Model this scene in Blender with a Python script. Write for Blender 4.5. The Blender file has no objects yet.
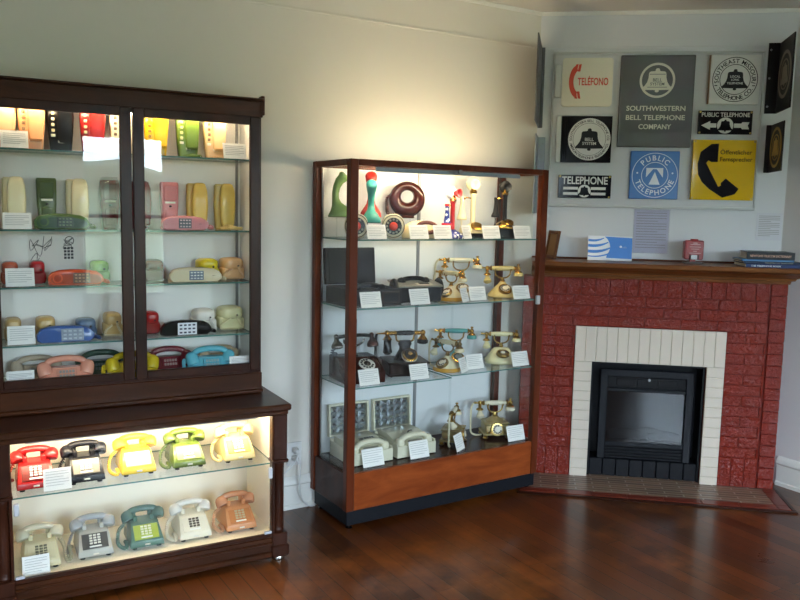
import bpy, bmesh, math, random
from mathutils import Vector, Matrix
random.seed(7)
PI = math.pi
SC = bpy.context.scene
COL = SC.collection
# ------------------------------------------------------------------ materials
def lin(h):
    h = h.lstrip('#'); o = []
    for i in (0, 2, 4):
        c = int(h[i:i+2], 16)/255
        o.append(c/12.92 if c <= .04045 else ((c+.055)/1.055)**2.4)
    return (*o, 1)
MATS = {}
def node_mat(name):
    m = bpy.data.materials.new(name); m.use_nodes = True
    nt = m.node_tree; nt.nodes.clear()
    out = nt.nodes.new('ShaderNodeOutputMaterial')
    return m, nt, out
def N(nt, typ, **kw):
    n = nt.nodes.new(typ)
    for k, v in kw.items():
        if k in n.inputs.keys(): n.inputs[k].default_value = v
        else: setattr(n, k, v)
    return n
def plastic(h, rough=.28, metal=0, bump=0, bscale=60, spec=.5, var=.06, coat=0):
    key = (h, rough, metal, bump, bscale, spec, var, coat)
    if key in MATS: return MATS[key]
    m, nt, out = node_mat('surface_'+h.lstrip('#'))
    p = N(nt, 'ShaderNodeBsdfPrincipled')
    p.inputs['Metallic'].default_value = metal
    L_ = lin(h); lum = .2126*L_[0]+.7152*L_[1]+.0722*L_[2]
    p.inputs['Specular IOR Level'].default_value = spec*(.35 if lum < .03 else .8) if not metal else spec
    p.inputs['Coat Weight'].default_value = coat
    tc = N(nt, 'ShaderNodeTexCoord')
    nz = N(nt, 'ShaderNodeTexNoise', Scale=bscale, Detail=3.0)
    nt.links.new(tc.outputs['Object'], nz.inputs['Vector'])
    hs = N(nt, 'ShaderNodeMix', data_type='RGBA', blend_type='MULTIPLY')
    hs.inputs[0].default_value = var
    hs.inputs[6].default_value = lin(h)
    nt.links.new(nz.outputs['Color'], hs.inputs[7])
    nt.links.new(hs.outputs[2], p.inputs['Base Color'])
    mr = N(nt, 'ShaderNodeMapRange'); mr.inputs[3].default_value = rough*.85; mr.inputs[4].default_value = rough*1.15
    nt.links.new(nz.outputs['Fac'], mr.inputs[0]); nt.links.new(mr.outputs[0], p.inputs['Roughness'])
    if bump:
        b = N(nt, 'ShaderNodeBump', Strength=bump, Distance=.004)
        nt.links.new(nz.outputs['Fac'], b.inputs['Height']); nt.links.new(b.outputs['Normal'], p.inputs['Normal'])
    nt.links.new(p.outputs[0], out.inputs[0])
    MATS[key] = m
    return m
def wood(name, c1, c2, scale=(3, 3, 40), rough=.3, axis=None, bump=.05, coat=.0):
    if name in MATS: return MATS[name]
    m, nt, out = node_mat(name)
    p = N(nt, 'ShaderNodeBsdfPrincipled', Roughness=rough); p.inputs['Coat Weight'].default_value = coat
    p.inputs['Coat Roughness'].default_value = .2; p.inputs['Specular IOR Level'].default_value = .17
    tc = N(nt, 'ShaderNodeTexCoord'); mp = N(nt, 'ShaderNodeMapping'); mp.inputs['Scale'].default_value = scale
    nt.links.new(tc.outputs['Object'], mp.inputs[0])
    nz = N(nt, 'ShaderNodeTexNoise', Scale=2.0, Detail=6.0, Roughness=.65, Distortion=.6)
    nt.links.new(mp.outputs[0], nz.inputs['Vector'])
    cr = N(nt, 'ShaderNodeValToRGB'); cr.color_ramp.elements[0].position = .3; cr.color_ramp.elements[1].position = .72
    cr.color_ramp.elements[0].color = lin(c1); cr.color_ramp.elements[1].color = lin(c2)
    nt.links.new(nz.outputs['Fac'], cr.inputs[0]); nt.links.new(cr.outputs[0], p.inputs['Base Color'])
    b = N(nt, 'ShaderNodeBump', Strength=bump, Distance=.003)
    nt.links.new(nz.outputs['Fac'], b.inputs['Height']); nt.links.new(b.outputs[0], p.inputs['Normal'])
    nt.links.new(p.outputs[0], out.inputs[0])
    MATS[name] = m
    return m
def glass(name='clear_glass', tint=(.975, .985, .982, 1), rough=.0, f0=.023, gain=.8):
    if name in MATS: return MATS[name]
    m, nt, out = node_mat(name)
    lw = N(nt, 'ShaderNodeLayerWeight', Blend=.5)
    pw = N(nt, 'ShaderNodeMath', operation='POWER'); pw.inputs[1].default_value = 5.0
    nt.links.new(lw.outputs['Facing'], pw.inputs[0])
    mr = N(nt, 'ShaderNodeMapRange'); mr.inputs[3].default_value = f0; mr.inputs[4].default_value = gain
    nt.links.new(pw.outputs[0], mr.inputs[0])
    t = N(nt, 'ShaderNodeBsdfTransparent', Color=tint); g = N(nt, 'ShaderNodeBsdfGlossy', Roughness=rough)
    mx = N(nt, 'ShaderNodeMixShader')
    nt.links.new(mr.outputs[0], mx.inputs[0]); nt.links.new(t.outputs[0], mx.inputs[1]); nt.links.new(g.outputs[0], mx.inputs[2])
    nt.links.new(mx.outputs[0], out.inputs[0])
    MATS[name] = m
    return m
def emit(name, col, s):
    if name in MATS: return MATS[name]
    m, nt, out = node_mat(name)
    e = N(nt, 'ShaderNodeEmission', Color=col, Strength=s)
    nt.links.new(e.outputs[0], out.inputs[0]); MATS[name] = m
    return m
GLASS = glass()
EDGE = plastic('#4d7f78', .12)
DARKWOOD = wood('dark_mahogany', '#22100a', '#412114', (4, 4, 1.2), .3)
DARKWOODX = wood('dark_mahogany_across', '#2a150a', '#4c2814', (1.2, 4, 6), .28)
CHERRY = wood('cherry_post', '#4a2010', '#6b3018', (6, 6, 1.2), .3)
CHERRYX = wood('cherry_panel', '#6a2c12', '#934820', (1.6, 6, 6), .28)
DECK = wood('dark_deck', '#24110c', '#43241a', (14, 1.2, 4), .22)
WHITE = plastic('#e9e7e0', .5, var=.03)
LINING = plastic('#efeee9', .6, var=.03)
STEEL = plastic('#8f9294', .35, 1)
BLACK = plastic('#0d0d0f', .25)
MATTEBLACK = plastic('#15171b', .5)
GOLD = plastic('#c79a45', .25, 1)
SILVER = plastic('#b9b7b3', .22, 1)
PAPER = plastic('#eceae6', .7, var=.02)
INK = plastic('#9c9a9c', .8)
# ------------------------------------------------------------------ geometry
def TR(x=0, y=0, z=0): return Matrix.Translation((x, y, z))
def RX(a): return Matrix.Rotation(a, 4, 'X')
def RY(a): return Matrix.Rotation(a, 4, 'Y')
def RZ(a): return Matrix.Rotation(a, 4, 'Z')
class MB:
    def __init__(s): s.v = []; s.f = []; s.mi = []; s.m = 0
    def add(s, vs, fs, M=None):
        o = len(s.v)
        for q in vs:
            q = Vector(q)
            s.v.append(M @ q if M is not None else q)
        for f in fs: s.f.append([i+o for i in f]); s.mi.append(s.m)
        return s
    def box(s, x0, x1, y0, y1, z0, z1, bv=0, M=None):
        if bv <= 0:
            vs = [(x, y, z) for x in (x0, x1) for y in (y0, y1) for z in (z0, z1)]
            return s.add(vs, [(0, 1, 3, 2), (4, 6, 7, 5), (0, 4, 5, 1), (2, 3, 7, 6), (0, 2, 6, 4), (1, 5, 7, 3)], M)
        c = Vector(((x0+x1)/2, (y0+y1)/2, (z0+z1)/2)); h = Vector((abs(x1-x0)/2, abs(y1-y0)/2, abs(z1-z0)/2))
        bv = min(bv, min(h)*.95); vs = []; ix = {}
        for sx in (-1, 1):
            for sy in (-1, 1):
                for sz in (-1, 1):
                    sg = (sx, sy, sz)
                    for ax in range(3):
                        p = [sg[k]*(h[k]-(0 if k == ax else bv)) for k in range(3)]
                        ix[(sg, ax)] = len(vs); vs.append(c+Vector(p))
        fs = []
        for ax in range(3):
            o = [k for k in range(3) if k != ax]
            for sg in (-1, 1):
                f = []
                for a, b in ((-1, -1), (1, -1), (1, 1), (-1, 1)):
                    t = [0, 0, 0]; t[ax] = sg; t[o[0]] = a; t[o[1]] = b; f.append(ix[(tuple(t), ax)])
                fs.append(f)
            for a in (-1, 1):
                for b in (-1, 1):
                    t = [0, 0, 0]; t[o[0]] = a; t[o[1]] = b
                    t1 = list(t); t2 = list(t); t1[ax] = -1; t2[ax] = 1
                    t1 = tuple(t1); t2 = tuple(t2)
                    fs.append([ix[(t1, o[0])], ix[(t2, o[0])], ix[(t2, o[1])], ix[(t1, o[1])]])
        for sx in (-1, 1):
            for sy in (-1, 1):
                for sz in (-1, 1): fs.append([ix[((sx, sy, sz), k)] for k in range(3)])
        return s.add(vs, fs, M)
    def loft(s, rings, cap=True, M=None):
        n = len(rings[0]); vs = [q for r in rings for q in r]; fs = []
        for i in range(len(rings)-1):
            for j in range(n):
                k = (j+1) % n
                fs.append((i*n+j, i*n+k, (i+1)*n+k, (i+1)*n+j))
        if cap: fs.append(list(range(n))[::-1]); fs.append([(len(rings)-1)*n+j for j in range(n)])
        return s.add(vs, fs, M)
    def lathe(s, prof, M=None, seg=20):
        return s.loft([[(max(r, .0004)*math.cos(2*PI*j/seg), max(r, .0004)*math.sin(2*PI*j/seg), z) for j in range(seg)] for r, z in prof], True, M)
    def cyl(s, p0, p1, r, r1=None, seg=12):
        p0 = Vector(p0); p1 = Vector(p1); d = p1-p0; L = d.length
        M = Matrix.Translation(p0) @ d.to_track_quat('Z', 'Y').to_matrix().to_4x4()
        return s.lathe([(r, 0), (r if r1 is None else r1, L)], M, seg)
    def sup(s, st, M=None, seg=24, n=2.5):
        """stations (z, hx, hy[, cx, cy[, n]]) -> superellipse loft along z"""
        rings = []
        for q in st:
            z, hx, hy = q[:3]; cx, cy = (q[3], q[4]) if len(q) > 4 else (0, 0); e = q[5] if len(q) > 5 else n
            r = []
            for j in range(seg):
                t = 2*PI*(j+.5)/seg; c, d = math.cos(t), math.sin(t)
                r.append((cx+hx*math.copysign(abs(c)**(2/e), c), cy+hy*math.copysign(abs(d)**(2/e), d), z))
            rings.append(r)
        return s.loft(rings, True, M)
    def ball(s, c, r, seg=12, sy=None, sz=None):
        st = []
        for i in range(1, 8):
            a = PI*i/8; st.append((r*math.sin(a), -(sz or r)*math.cos(a)))
        st = [(.0005, -(sz or r))]+st+[(.0005, (sz or r))]
        return s.lathe(st, TR(*c), seg)
    def tube(s, pts, r, seg=8, cap=True):
        pts = [Vector(p) for p in pts]; n = len(pts)
        rs = r if isinstance(r, (list, tuple)) else [r]*n
        t0 = (pts[1]-pts[0]).normalized()
        up = Vector((0, 0, 1)) if abs(t0.z) < .9 else Vector((0, 1, 0))
        a = t0.cross(up).normalized(); rings = []
        for i in range(n):
            t = (pts[min(i+1, n-1)]-pts[max(i-1, 0)])
            t = t.normalized() if t.length > 1e-9 else t0
            a = (a-t*a.dot(t)).normalized(); b = t.cross(a)
            ra, rb = rs[i] if isinstance(rs[i], (tuple, list)) else (rs[i], rs[i])
            rings.append([pts[i]+a*(ra*math.cos(2*PI*j/seg))+b*(rb*math.sin(2*PI*j/seg)) for j in range(seg)])
        return s.loft(rings, cap)
    def prism(s, poly, y0, y1, M=None):
        """polygon in local x,z, extruded along y"""
        n = len(poly); vs = [(x, y0, z) for x, z in poly]+[(x, y1, z) for x, z in poly]
        fs = [list(range(n)), [n+i for i in range(n)][::-1]]+[(i, (i+1) % n, n+(i+1) % n, n+i) for i in range(n)]
        return s.add(vs, fs, M)
    def ring(s, cx, cz, r0, r1, y0, y1, seg=48, a0=0, a1=2*PI):
        """flat annulus facing -y"""
        full = abs(a1-a0-2*PI) < 1e-6; n = seg if full else seg+1; rs = []
        for j in range(n):
            t = a0+(a1-a0)*j/seg; c, d = math.cos(t), math.sin(t)
            rs.append([(cx+r0*c, y0, cz+r0*d), (cx+r1*c, y0, cz+r1*d), (cx+r1*c, y1, cz+r1*d), (cx+r0*c, y1, cz+r0*d)])
        if full: rs.append(rs[0])
        return s.loft(rs, not full)
    def disc(s, cx, cz, r, y0, y1, seg=40, sx=1, sz=1):
        return s.prism([(cx+sx*r*math.cos(2*PI*j/seg), cz+sz*r*math.sin(2*PI*j/seg)) for j in range(seg)], y0, y1)
    def text(s, body, size, cx, cz, y, depth=.0012, M=None, width=None, bold=0, sx=1):
        vs, fs, w, x0 = glyphs(body, bold)
        k = size; kx = k*sx
        if width: kx = width/w
        q = [((p[0]-x0-w/2)*kx+cx, y, p[1]*k+cz) for p in vs]
        s.solid(q, fs, depth, M); return s
    def arctext(s, body, size, cx, cz, R, amid, span, y, top=True, depth=.0012, bold=0):
        adv = [advance(c) for c in body]; tot = sum(adv); ang = 0
        for c, a in zip(body, adv):
            mid = (ang+a/2)/tot; ang += a
            th = amid+(span/2-mid*span if top else -span/2+mid*span)
            if c == ' ': continue
            vs, fs, w, x0 = glyphs(c, bold)
            rot = th-PI/2 if top else th+PI/2
            px, pz = cx+R*math.cos(th), cz+R*math.sin(th)
            q = []
            for p in vs:
                lx, lz = (p[0]-x0-w/2)*size, p[1]*size
                q.append((px+lx*math.cos(rot)-lz*math.sin(rot), y, pz+lx*math.sin(rot)+lz*math.cos(rot)))
            s.solid(q, fs, depth)
        return s
    def solid(s, q, fs, depth, M=None):
        n = len(q); back = [(x, y+depth, z) for x, y, z in q]
        ed = {}
        for f in fs:
            for i in range(len(f)):
                e = (f[i], f[(i+1) % len(f)]); ed[e] = 1
        sides = [(a, b, b+n, a+n) for a, b in ed if (b, a) not in ed]
        s.add(list(q)+back, [list(f) for f in fs]+[[i+n for i in f][::-1] for f in fs]+sides, M)
    def build(s, name, mats, parent=None, smooth=40, bevel=0, bseg=2):
        me = bpy.data.meshes.new(name); me.from_pydata([tuple(q) for q in s.v], [], s.f)
        mats = mats if isinstance(mats, (list, tuple)) else [mats]
        for m in mats: me.materials.append(m)
        for p, i in zip(me.polygons, s.mi): p.material_index = i
        bm = bmesh.new(); bm.from_mesh(me)
        bmesh.ops.recalc_face_normals(bm, faces=bm.faces[:])
        if bevel: bmesh.ops.bevel(bm, geom=bm.edges[:], offset=bevel, segments=bseg, affect='EDGES', profile=.5, clamp_overlap=True)
        bm.to_mesh(me); bm.free()
        if smooth:
            me.polygons.foreach_set('use_smooth', [True]*len(me.polygons))
            me.set_sharp_from_angle(angle=math.radians(smooth))
        o = bpy.data.objects.new(name, me); COL.objects.link(o)
        if parent: o.parent = parent
        return o
_G = {}
def glyphs(body, bold=0):
    k = (body, bold)
    if k in _G: return _G[k]
    cu = bpy.data.curves.new('lettering', 'FONT'); cu.body = body; cu.size = 1.0; cu.offset = bold; cu.resolution_u = 3
    cu.align_x = 'LEFT'; cu.fill_mode = 'FRONT'
    ob = bpy.data.objects.new('lettering', cu)
    me = bpy.data.meshes.new_from_object(ob)
    vs = [(q.co.x, q.co.y-.35) for q in me.vertices]; fs = [tuple(p.vertices) for p in me.polygons]
    bpy.data.objects.remove(ob); bpy.data.curves.remove(cu); bpy.data.meshes.remove(me)
    xs = [q[0] for q in vs] or [0, .3]
    _G[k] = (vs, fs, max(xs)-min(xs), min(xs))
    return _G[k]
def advance(c):
    return .38 if c == ' ' else glyphs(c)[2]+.14
def catmull(P, n=8):
    P = [Vector(p) for p in P]; out = []
    for i in range(len(P)-1):
        p0 = P[max(i-1, 0)]; p1 = P[i]; p2 = P[i+1]; p3 = P[min(i+2, len(P)-1)]
        for k in range(n):
            t = k/n
            out.append(.5*((2*p1)+(p2-p0)*t+(2*p0-5*p1+4*p2-p3)*t*t+(3*p1-p0-3*p2+p3)*t**3))
    out.append(P[-1]); return out
def coil(P, R=.006, r=.0024, pitch=.0075):
    """coiled cord along control points"""
    path = catmull(P, 14); L = [0]
    for i in range(1, len(path)): L.append(L[-1]+(path[i]-path[i-1]).length)
    turns = L[-1]/pitch; n = int(turns*7); pts = []
    a = None; j = 0
    for i in range(n+1):
        d = L[-1]*i/n
        while j < len(L)-2 and L[j+1] < d: j += 1
        t = (d-L[j])/max(L[j+1]-L[j], 1e-9); p = path[j].lerp(path[j+1], t); tn = (path[j+1]-path[j]).normalized()
        if a is None: a = tn.orthogonal().normalized()
        a = (a-tn*a.dot(tn)).normalized(); b = tn.cross(a); th = 2*PI*turns*i/n
        pts.append(p+a*R*math.cos(th)+b*R*math.sin(th))
    return MB().tube(pts, r, 5)
# ------------------------------------------------------------------ frames and tagging
class Frame:
    def __init__(s, x, y, yaw): s.x, s.y, s.yaw = x, y, yaw
    def pt(s, a, b, z=0):
        c, d = math.cos(s.yaw), math.sin(s.yaw)
        return Vector((s.x+a*c-b*d, s.y+a*d+b*c, z))
CAB = Frame(-.6435, 3.6541, .50)        # a along the cabinet front, b into the wall
VIT = Frame(-.2437, 3.7743, .568)
FIR = Frame(.8795, 4.7078, -.153)
ROOMYAW = .554
LW = Frame(-.5, 4.11, ROOMYAW)
def empty(name, fr, a, b, z, rot=0):
    o = bpy.data.objects.new(name, None); COL.objects.link(o); o.empty_display_size = .05
    o.location = fr.pt(a, b, z); o.rotation_euler = (0, 0, fr.yaw+rot)
    return o
def tag(o, label, cat, group=None):
    o['label'] = label; o['category'] = cat
    if group: o['group'] = group
    return o
def thing(name, label, cat, fr, a, b, z, rot=0, group=None):
    return tag(empty(name, fr, a, b, z, rot), label, cat, group)
def struct(o): o['kind'] = 'structure'; return o
def at(o, fr, a=0, b=0, z=0, rot=0):
    o.location = fr.pt(a, b, z); o.rotation_euler = (0, 0, fr.yaw+rot); return o
# ------------------------------------------------------------------ room shell
def isect(f1, b1, f2, b2):
    n1 = Vector((-math.sin(f1.yaw), math.cos(f1.yaw))); n2 = Vector((-math.sin(f2.yaw), math.cos(f2.yaw)))
    c1 = n1.dot(Vector((f1.x, f1.y)))+b1; c2 = n2.dot(Vector((f2.x, f2.y)))+b2
    D = n1.x*n2.y-n1.y*n2.x
    return Vector(((c1*n2.y-c2*n1.y)/D, (n1.x*c2-n2.x*c1)/D))
def wallpaint(name, c, bump=.03):
    return plastic(c, .55, bump=bump, bscale=25, var=.04, spec=.25)
W_L = wallpaint('wall_left', '#e0dcd3'); W_F = wallpaint('wall_f', '#d4d5d8'); W_R = wallpaint('wall_r', '#d6d3d3')
CEIL = 2.78
RW = Frame(2.25, 4.69, ROOMYAW-PI/2)      # right wall; its b axis points out of the room
U = Vector((math.cos(ROOMYAW), math.sin(ROOMYAW))); Vv = Vector((math.sin(ROOMYAW), -math.cos(ROOMYAW)))
def uv(u, v, z=0): q = U*u+Vv*v; return Vector((q.x, q.y, z))
UL, UR, VW = -2.6, U.dot(Vector((2.25, 4.69))), 1.75
VL = Vv.dot(Vector((-.5, 4.11)))
c1 = isect(LW, 0, FIR, .2); c2 = isect(RW, 0, FIR, .2)
def wallseg(name, p, q, mat, z0=0, z1=CEIL, t=.12, ext=.0):
    p = Vector(p).to_2d() if len(p) == 3 else Vector(p); q = Vector(q).to_2d() if len(q) == 3 else Vector(q)
    d = (q-p).normalized(); n = Vector((-d.y, d.x)); p2 = p-d*ext; q2 = q+d*ext
    ring = lambda z: [(p.x, p.y, z), (q.x, q.y, z), (q2.x+n.x*t, q2.y+n.y*t, z), (p2.x+n.x*t, p2.y+n.y*t, z)]
    return struct(MB().loft([ring(z0), ring(z1)]).build(name, mat, smooth=0))
wallseg('wall_left', uv(UL, VL), c1, W_L)
wallseg('wall_fireplace', c1, c2, W_F)
wallseg('wall_right', c2, uv(UR, VW), W_R)
wallseg('wall_rear', uv(UL, VW), uv(UL, VL), W_L)
# the wall behind the photographer, first window known by reflection, others added for daylight
WINS = [(.93, 1.80, .60, 2.30), (2.75, 3.62, .60, 2.30), (-1.75, -.88, .60, 2.30)]
wb = MB(); edges = [UL]+[e for w in sorted(WINS) for e in w[:2]]+[UR]
def wpiece(u0, u1, z0, z1):
    A, B = uv(u0, VW), uv(u1, VW); A2, B2 = uv(u0, VW+.14), uv(u1, VW+.14)
    wb.loft([[(q.x, q.y, z) for q in (A, B, B2, A2)] for z in (z0, z1)])
for i in range(0, len(edges), 2): wpiece(edges[i], edges[i+1], 0, CEIL)
for w in WINS: wpiece(w[0], w[1], 0, w[2]); wpiece(w[0], w[1], w[3], CEIL)
struct(wb.build('wall_window_side', W_R, smooth=0))
WF = Frame(*(uv(0, VW)).to_2d(), ROOMYAW)   # a = u, b = towards the room is +, outside is negative
for i, (u0, u1, z0, z1) in enumerate(WINS):
    o = MB(); w = .045
    for x0, x1, za, zb in ((u0, u0+w, z0, z1), (u1-w, u1, z0, z1), (u0, u1, z0, z0+w), (u0, u1, z1-w, z1), (u0, u1, (z0+z1)/2-.02, (z0+z1)/2+.02)):
        o.box(x0, x1, -.10, -.05, za, zb, .004)
    win = struct(at(o.build('window_%d' % (i+1), WHITE), WF))
    s = MB().box(u0-.06, u1+.06, -.12, .05, z0-.035, z0-.002, .006).build('sill', WHITE, win)
    MB().box(u0+w, u1-w, -.078, -.074, z0+w, z1-w).build('pane', GLASS, win, 0)
    li = bpy.data.lights.new('window_portal', 'AREA'); li.shape = 'RECTANGLE'; li.size = u1-u0; li.size_y = z1-z0
    li.cycles.is_portal = True
    lo = bpy.data.objects.new('window_portal', li); COL.objects.link(lo)
    lo.location = WF.pt((u0+u1)/2, -.13, (z0+z1)/2)
    nrm = WF.pt(0, 1)-WF.pt(0, 0)
    lo.rotation_euler = (-nrm).to_track_quat('Z', 'Y').to_euler()
# floor: boards run across the room, perpendicular to the left wall
m, nt, out = node_mat('floor_boards'); MATS['floor'] = m
p = N(nt, 'ShaderNodeBsdfPrincipled'); p.inputs['Coat Weight'].default_value = .25; p.inputs['Coat Roughness'].default_value = .12; p.inputs['Specular IOR Level'].default_value = .35
tc = N(nt, 'ShaderNodeTexCoord'); mp = N(nt, 'ShaderNodeMapping'); mp.inputs['Rotation'].default_value = (0, 0, PI/2)
nt.links.new(tc.outputs['Object'], mp.inputs[0])
br = N(nt, 'ShaderNodeTexBrick', offset=.37, Scale=1.0); br.inputs['Brick Width'].default_value = 1.9; br.inputs['Row Height'].default_value = .083
br.inputs['Mortar Size'].default_value = .0026; br.inputs['Mortar Smooth'].default_value = .3
br.inputs['Color1'].default_value = lin('#6f3a16'); br.inputs['Color2'].default_value = lin('#48240d'); br.inputs['Mortar'].default_value = lin('#1c0c06')
nt.links.new(mp.outputs[0], br.inputs['Vector'])
mp2 = N(nt, 'ShaderNodeMapping'); mp2.inputs['Scale'].default_value = (30, 1.6, 1); nt.links.new(tc.outputs['Object'], mp2.inputs[0])
gr = N(nt, 'ShaderNodeTexNoise', Scale=1.5, Detail=6.0); nt.links.new(mp2.outputs[0], gr.inputs['Vector'])
wr = N(nt, 'ShaderNodeTexNoise', Scale=1.6, Detail=5.0, Roughness=.7); nt.links.new(tc.outputs['Object'], wr.inputs['Vector'])
wrr = N(nt, 'ShaderNodeValToRGB'); wrr.color_ramp.elements[0].position = .5; wrr.color_ramp.elements[1].position = .75; nt.links.new(wr.outputs['Fac'], wrr.inputs[0])
mx = N(nt, 'ShaderNodeMix', data_type='RGBA'); mx.inputs[7].default_value = lin('#9c5a20')
nt.links.new(wrr.outputs[0], mx.inputs[0]); nt.links.new(br.outputs['Color'], mx.inputs[6])
mg = N(nt, 'ShaderNodeMix', data_type='RGBA', blend_type='MULTIPLY'); mg.inputs[0].default_value = .5
nt.links.new(mx.outputs[2], mg.inputs[6]); nt.links.new(gr.outputs['Fac'], mg.inputs[7]); nt.links.new(mg.outputs[2], p.inputs['Base Color'])
rr = N(nt, 'ShaderNodeMapRange'); rr.inputs[3].default_value = .2; rr.inputs[4].default_value = .42; nt.links.new(wr.outputs['Fac'], rr.inputs[0]); nt.links.new(rr.outputs[0], p.inputs['Roughness'])
bp = N(nt, 'ShaderNodeBump', Strength=.25, Distance=.002); nt.links.new(br.outputs['Fac'], bp.inputs['Height']); bp.invert = True
nt.links.new(bp.outputs[0], p.inputs['Normal']); nt.links.new(p.outputs[0], out.inputs[0])
fl = MB().box(UL-.1, UR+.1, -VW-.1, -VL+.1, -.08, 0).build('floor', m, smooth=0)
fl.rotation_euler = (0, 0, ROOMYAW); struct(fl)
ce = MB().box(UL-.1, UR+.1, -VW-.14, -VL+.1, CEIL, CEIL+.08).build('ceiling', wallpaint('c', '#dedad2'), smooth=0)
ce.rotation_euler = (0, 0, ROOMYAW); struct(ce)
TRIMW = plastic('#e3e2dc', .4, var=.03)
def run(name, p, q, prof, mat):
    """profile (out, z) swept along a wall line p->q, out = into the room (right-hand side)"""
    p = Vector(p).to_2d() if len(p) == 3 else Vector(p); q = Vector(q).to_2d() if len(q) == 3 else Vector(q)
    d = (q-p).normalized(); n = Vector((d.y, -d.x))
    return struct(MB().loft([[(e.x+n.x*o, e.y+n.y*o, z) for o, z in prof] for e in (p, q)]).build(name, mat))
BASEP = [(0, 0), (.022, 0), (.022, .02), (.014, .026), (.014, .125), (.024, .135), (.024, .15), (.012, .165), (.006, .175), (0, .175)]
run('baseboard_left', uv(UL, VL), LW.pt(.16, 0), BASEP, TRIMW)
run('baseboard_right', RW.pt(.075, 0), uv(UR, VW), BASEP, TRIMW)
COVE = [(0, CEIL-.022), (.006, CEIL-.022), (.012, CEIL-.014), (.014, CEIL-.006), (.014, CEIL-.001), (0, CEIL-.001)]
run('trim_1', uv(UL, VL), c1, COVE, TRIMW); run('trim_2', c1, c2, COVE, TRIMW); run('trim_3', c2, uv(UR, VW), COVE, TRIMW)
RAIL = [(0, 2.565), (.004, 2.565), (.006, 2.57), (.004, 2.577), (0, 2.577)]
run('trim_4', uv(UL, VL), c1-(c1-uv(UL, VL).to_2d()).normalized()*.05, RAIL, W_L); run('trim_5', FIR.pt(-.078, .2), FIR.pt(1.192, .2), RAIL, W_F)
# ground outside
GRASS = plastic('#737a58', .9, bump=.4, bscale=8, var=.5)
g = MB(); pro = [(VW+.2, -.5), (VW+4.6, -.45), (VW+9, .4), (VW+16, 1.5), (VW+26, 2.2), (VW+40, 2.6)]
g.loft([[uv(u, v, z) for v, z in pro+[(VW+40, -1), (VW+.2, -1)]] for u in (-40, 40)])
struct(g.build('ground', GRASS, smooth=60))
pa = MB(); pa.loft([[uv(u, v, z) for v, z in ((VW+.5, -.5), (VW+.5, -.44), (VW+4.4, -.40), (VW+4.4, -.5))] for u in (-40, 40)])
struct(pa.build('path', plastic('#cfcdc6', .8), smooth=0))  # pale path widened beyond the reflected strip to bounce neutral daylight indoors
tl = MB(); random.seed(3); top = []
for i in range(81): top.append((i-40, 2.75+.3*math.sin(i*.9)+random.uniform(-.25, .25)))
tl.loft([[uv(u, VW+24, 1.5), uv(u, VW+24, z_), uv(u, VW+26, z_+.3), uv(u, VW+28, 1.5)] for u, z_ in top])
o = tl.build('treeline', plastic('#56634e', .9, bump=.5, bscale=3, var=.5), smooth=80); o['kind'] = 'stuff'; tag(o, 'distant row of trees beyond the lawn outside', 'trees')
# ------------------------------------------------------------------ cabinet with glazed doors (upper)
def shelf(parent, x0, x1, y0, y1, z, t=.006, name='glass_shelf'):
    s = MB(); s.add([(x, y, zz) for x in (x0, x1) for y in (y0, y1) for zz in (z-t, z)], [(0, 2, 6, 4), (1, 5, 7, 3)])
    s.m = 1; s.add([(x, y, zz) for x in (x0, x1) for y in (y0, y1) for zz in (z-t, z)], [(0, 1, 3, 2), (4, 6, 7, 5), (0, 4, 5, 1), (2, 3, 7, 6)])
    return s.build(name, [GLASS, EDGE], parent, 0)
CW = 1.136; CD = .245
up = thing('display_cabinet', 'tall dark wood wall cabinet with two glazed doors full of coloured phones', 'cabinet', CAB, 0, 0, .7265)
zb = -.7265
k = MB()
k.box(-CW, -CW+.022, .0, CD, .0006, 2.0+zb, .002); k.box(-.022, 0, .0, CD, .0006, 2.0+zb, .002)
k.box(-CW+.022, -.022, .02, CD, 1.985+zb, 2.0+zb); k.box(-CW+.022, -.022, .002, CD, .80+zb, .835+zb)
k.box(-CW+.022, -.022, .0005, .009, 1.970+zb, 1.9895+zb); k.build('case', DARKWOOD, up)  # thin front strip added to block tube light leaking over the doors
k = MB(); k.box(-CW+.022, -.022, CD-.012, CD-.002, .835+zb, 1.985+zb); k.build('back_panel', LINING, up, 0)
for x in (-.028, -CW+.0225): MB().box(x, x+.0055, .022, CD-.013, .836+zb, 1.984+zb).build('side_lining', LINING, up, 0)
k = MB(); k.box(-CW+.03, -.03, .03, CD-.014, .835+zb, .838+zb); k.build('floor_lining', LINING, up, 0)
k = MB(); k.box(-CW-.004, .004, -.012, .02, 1.99+zb, 2.062+zb, .003); k.box(-CW-.010, .010, -.020, CD, 2.062+zb, 2.074+zb, .004); k.box(-CW, 0, .02, CD, 2.0+zb, 2.062+zb)
k.box(-.004, .012, -.016, .03, 2.0+zb, 2.085+zb, .003)
k.build('cornice', DARKWOODX, up)
k = MB(); k.box(-CW-.003, .003, -.008, .03, .0006, .098, .004); k.box(-CW-.006, .006, -.018, .03, .0006, .022, .006); k.build('plinth', DARKWOODX, up)
for j, (d0, d1) in enumerate(((-CW+.012, -.5705), (-.5645, -.012))):
    D = MB(); w = .046; z0, z1 = .838+zb, 1.9896+zb; bt = .035
    D.box(d0, d0+w, -.022, .0, z0, z1, .003); D.box(d1-w, d1, -.022, .0, z0, z1, .003)
    D.box(d0+w, d1-w, -.022, .0, z0, z0+bt, .003); D.box(d0+w, d1-w, -.022, .0, z1-.0355, z1, .001)
    door = D.build('door', DARKWOOD, up)
    MB().box(d0+w, d1-w, -.012, -.008, z0+bt, z1-.0355).build('pane', GLASS, door, 0)
    hx = d0-.002 if j == 0 else d1-.004
    for hz in (z0+.18, z1-.22): MB().box(hx, hx+.007, -.025, -.001, hz, hz+.06, .001).build('hinge', plastic('#3a2c22', .4, .6), door)
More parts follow.
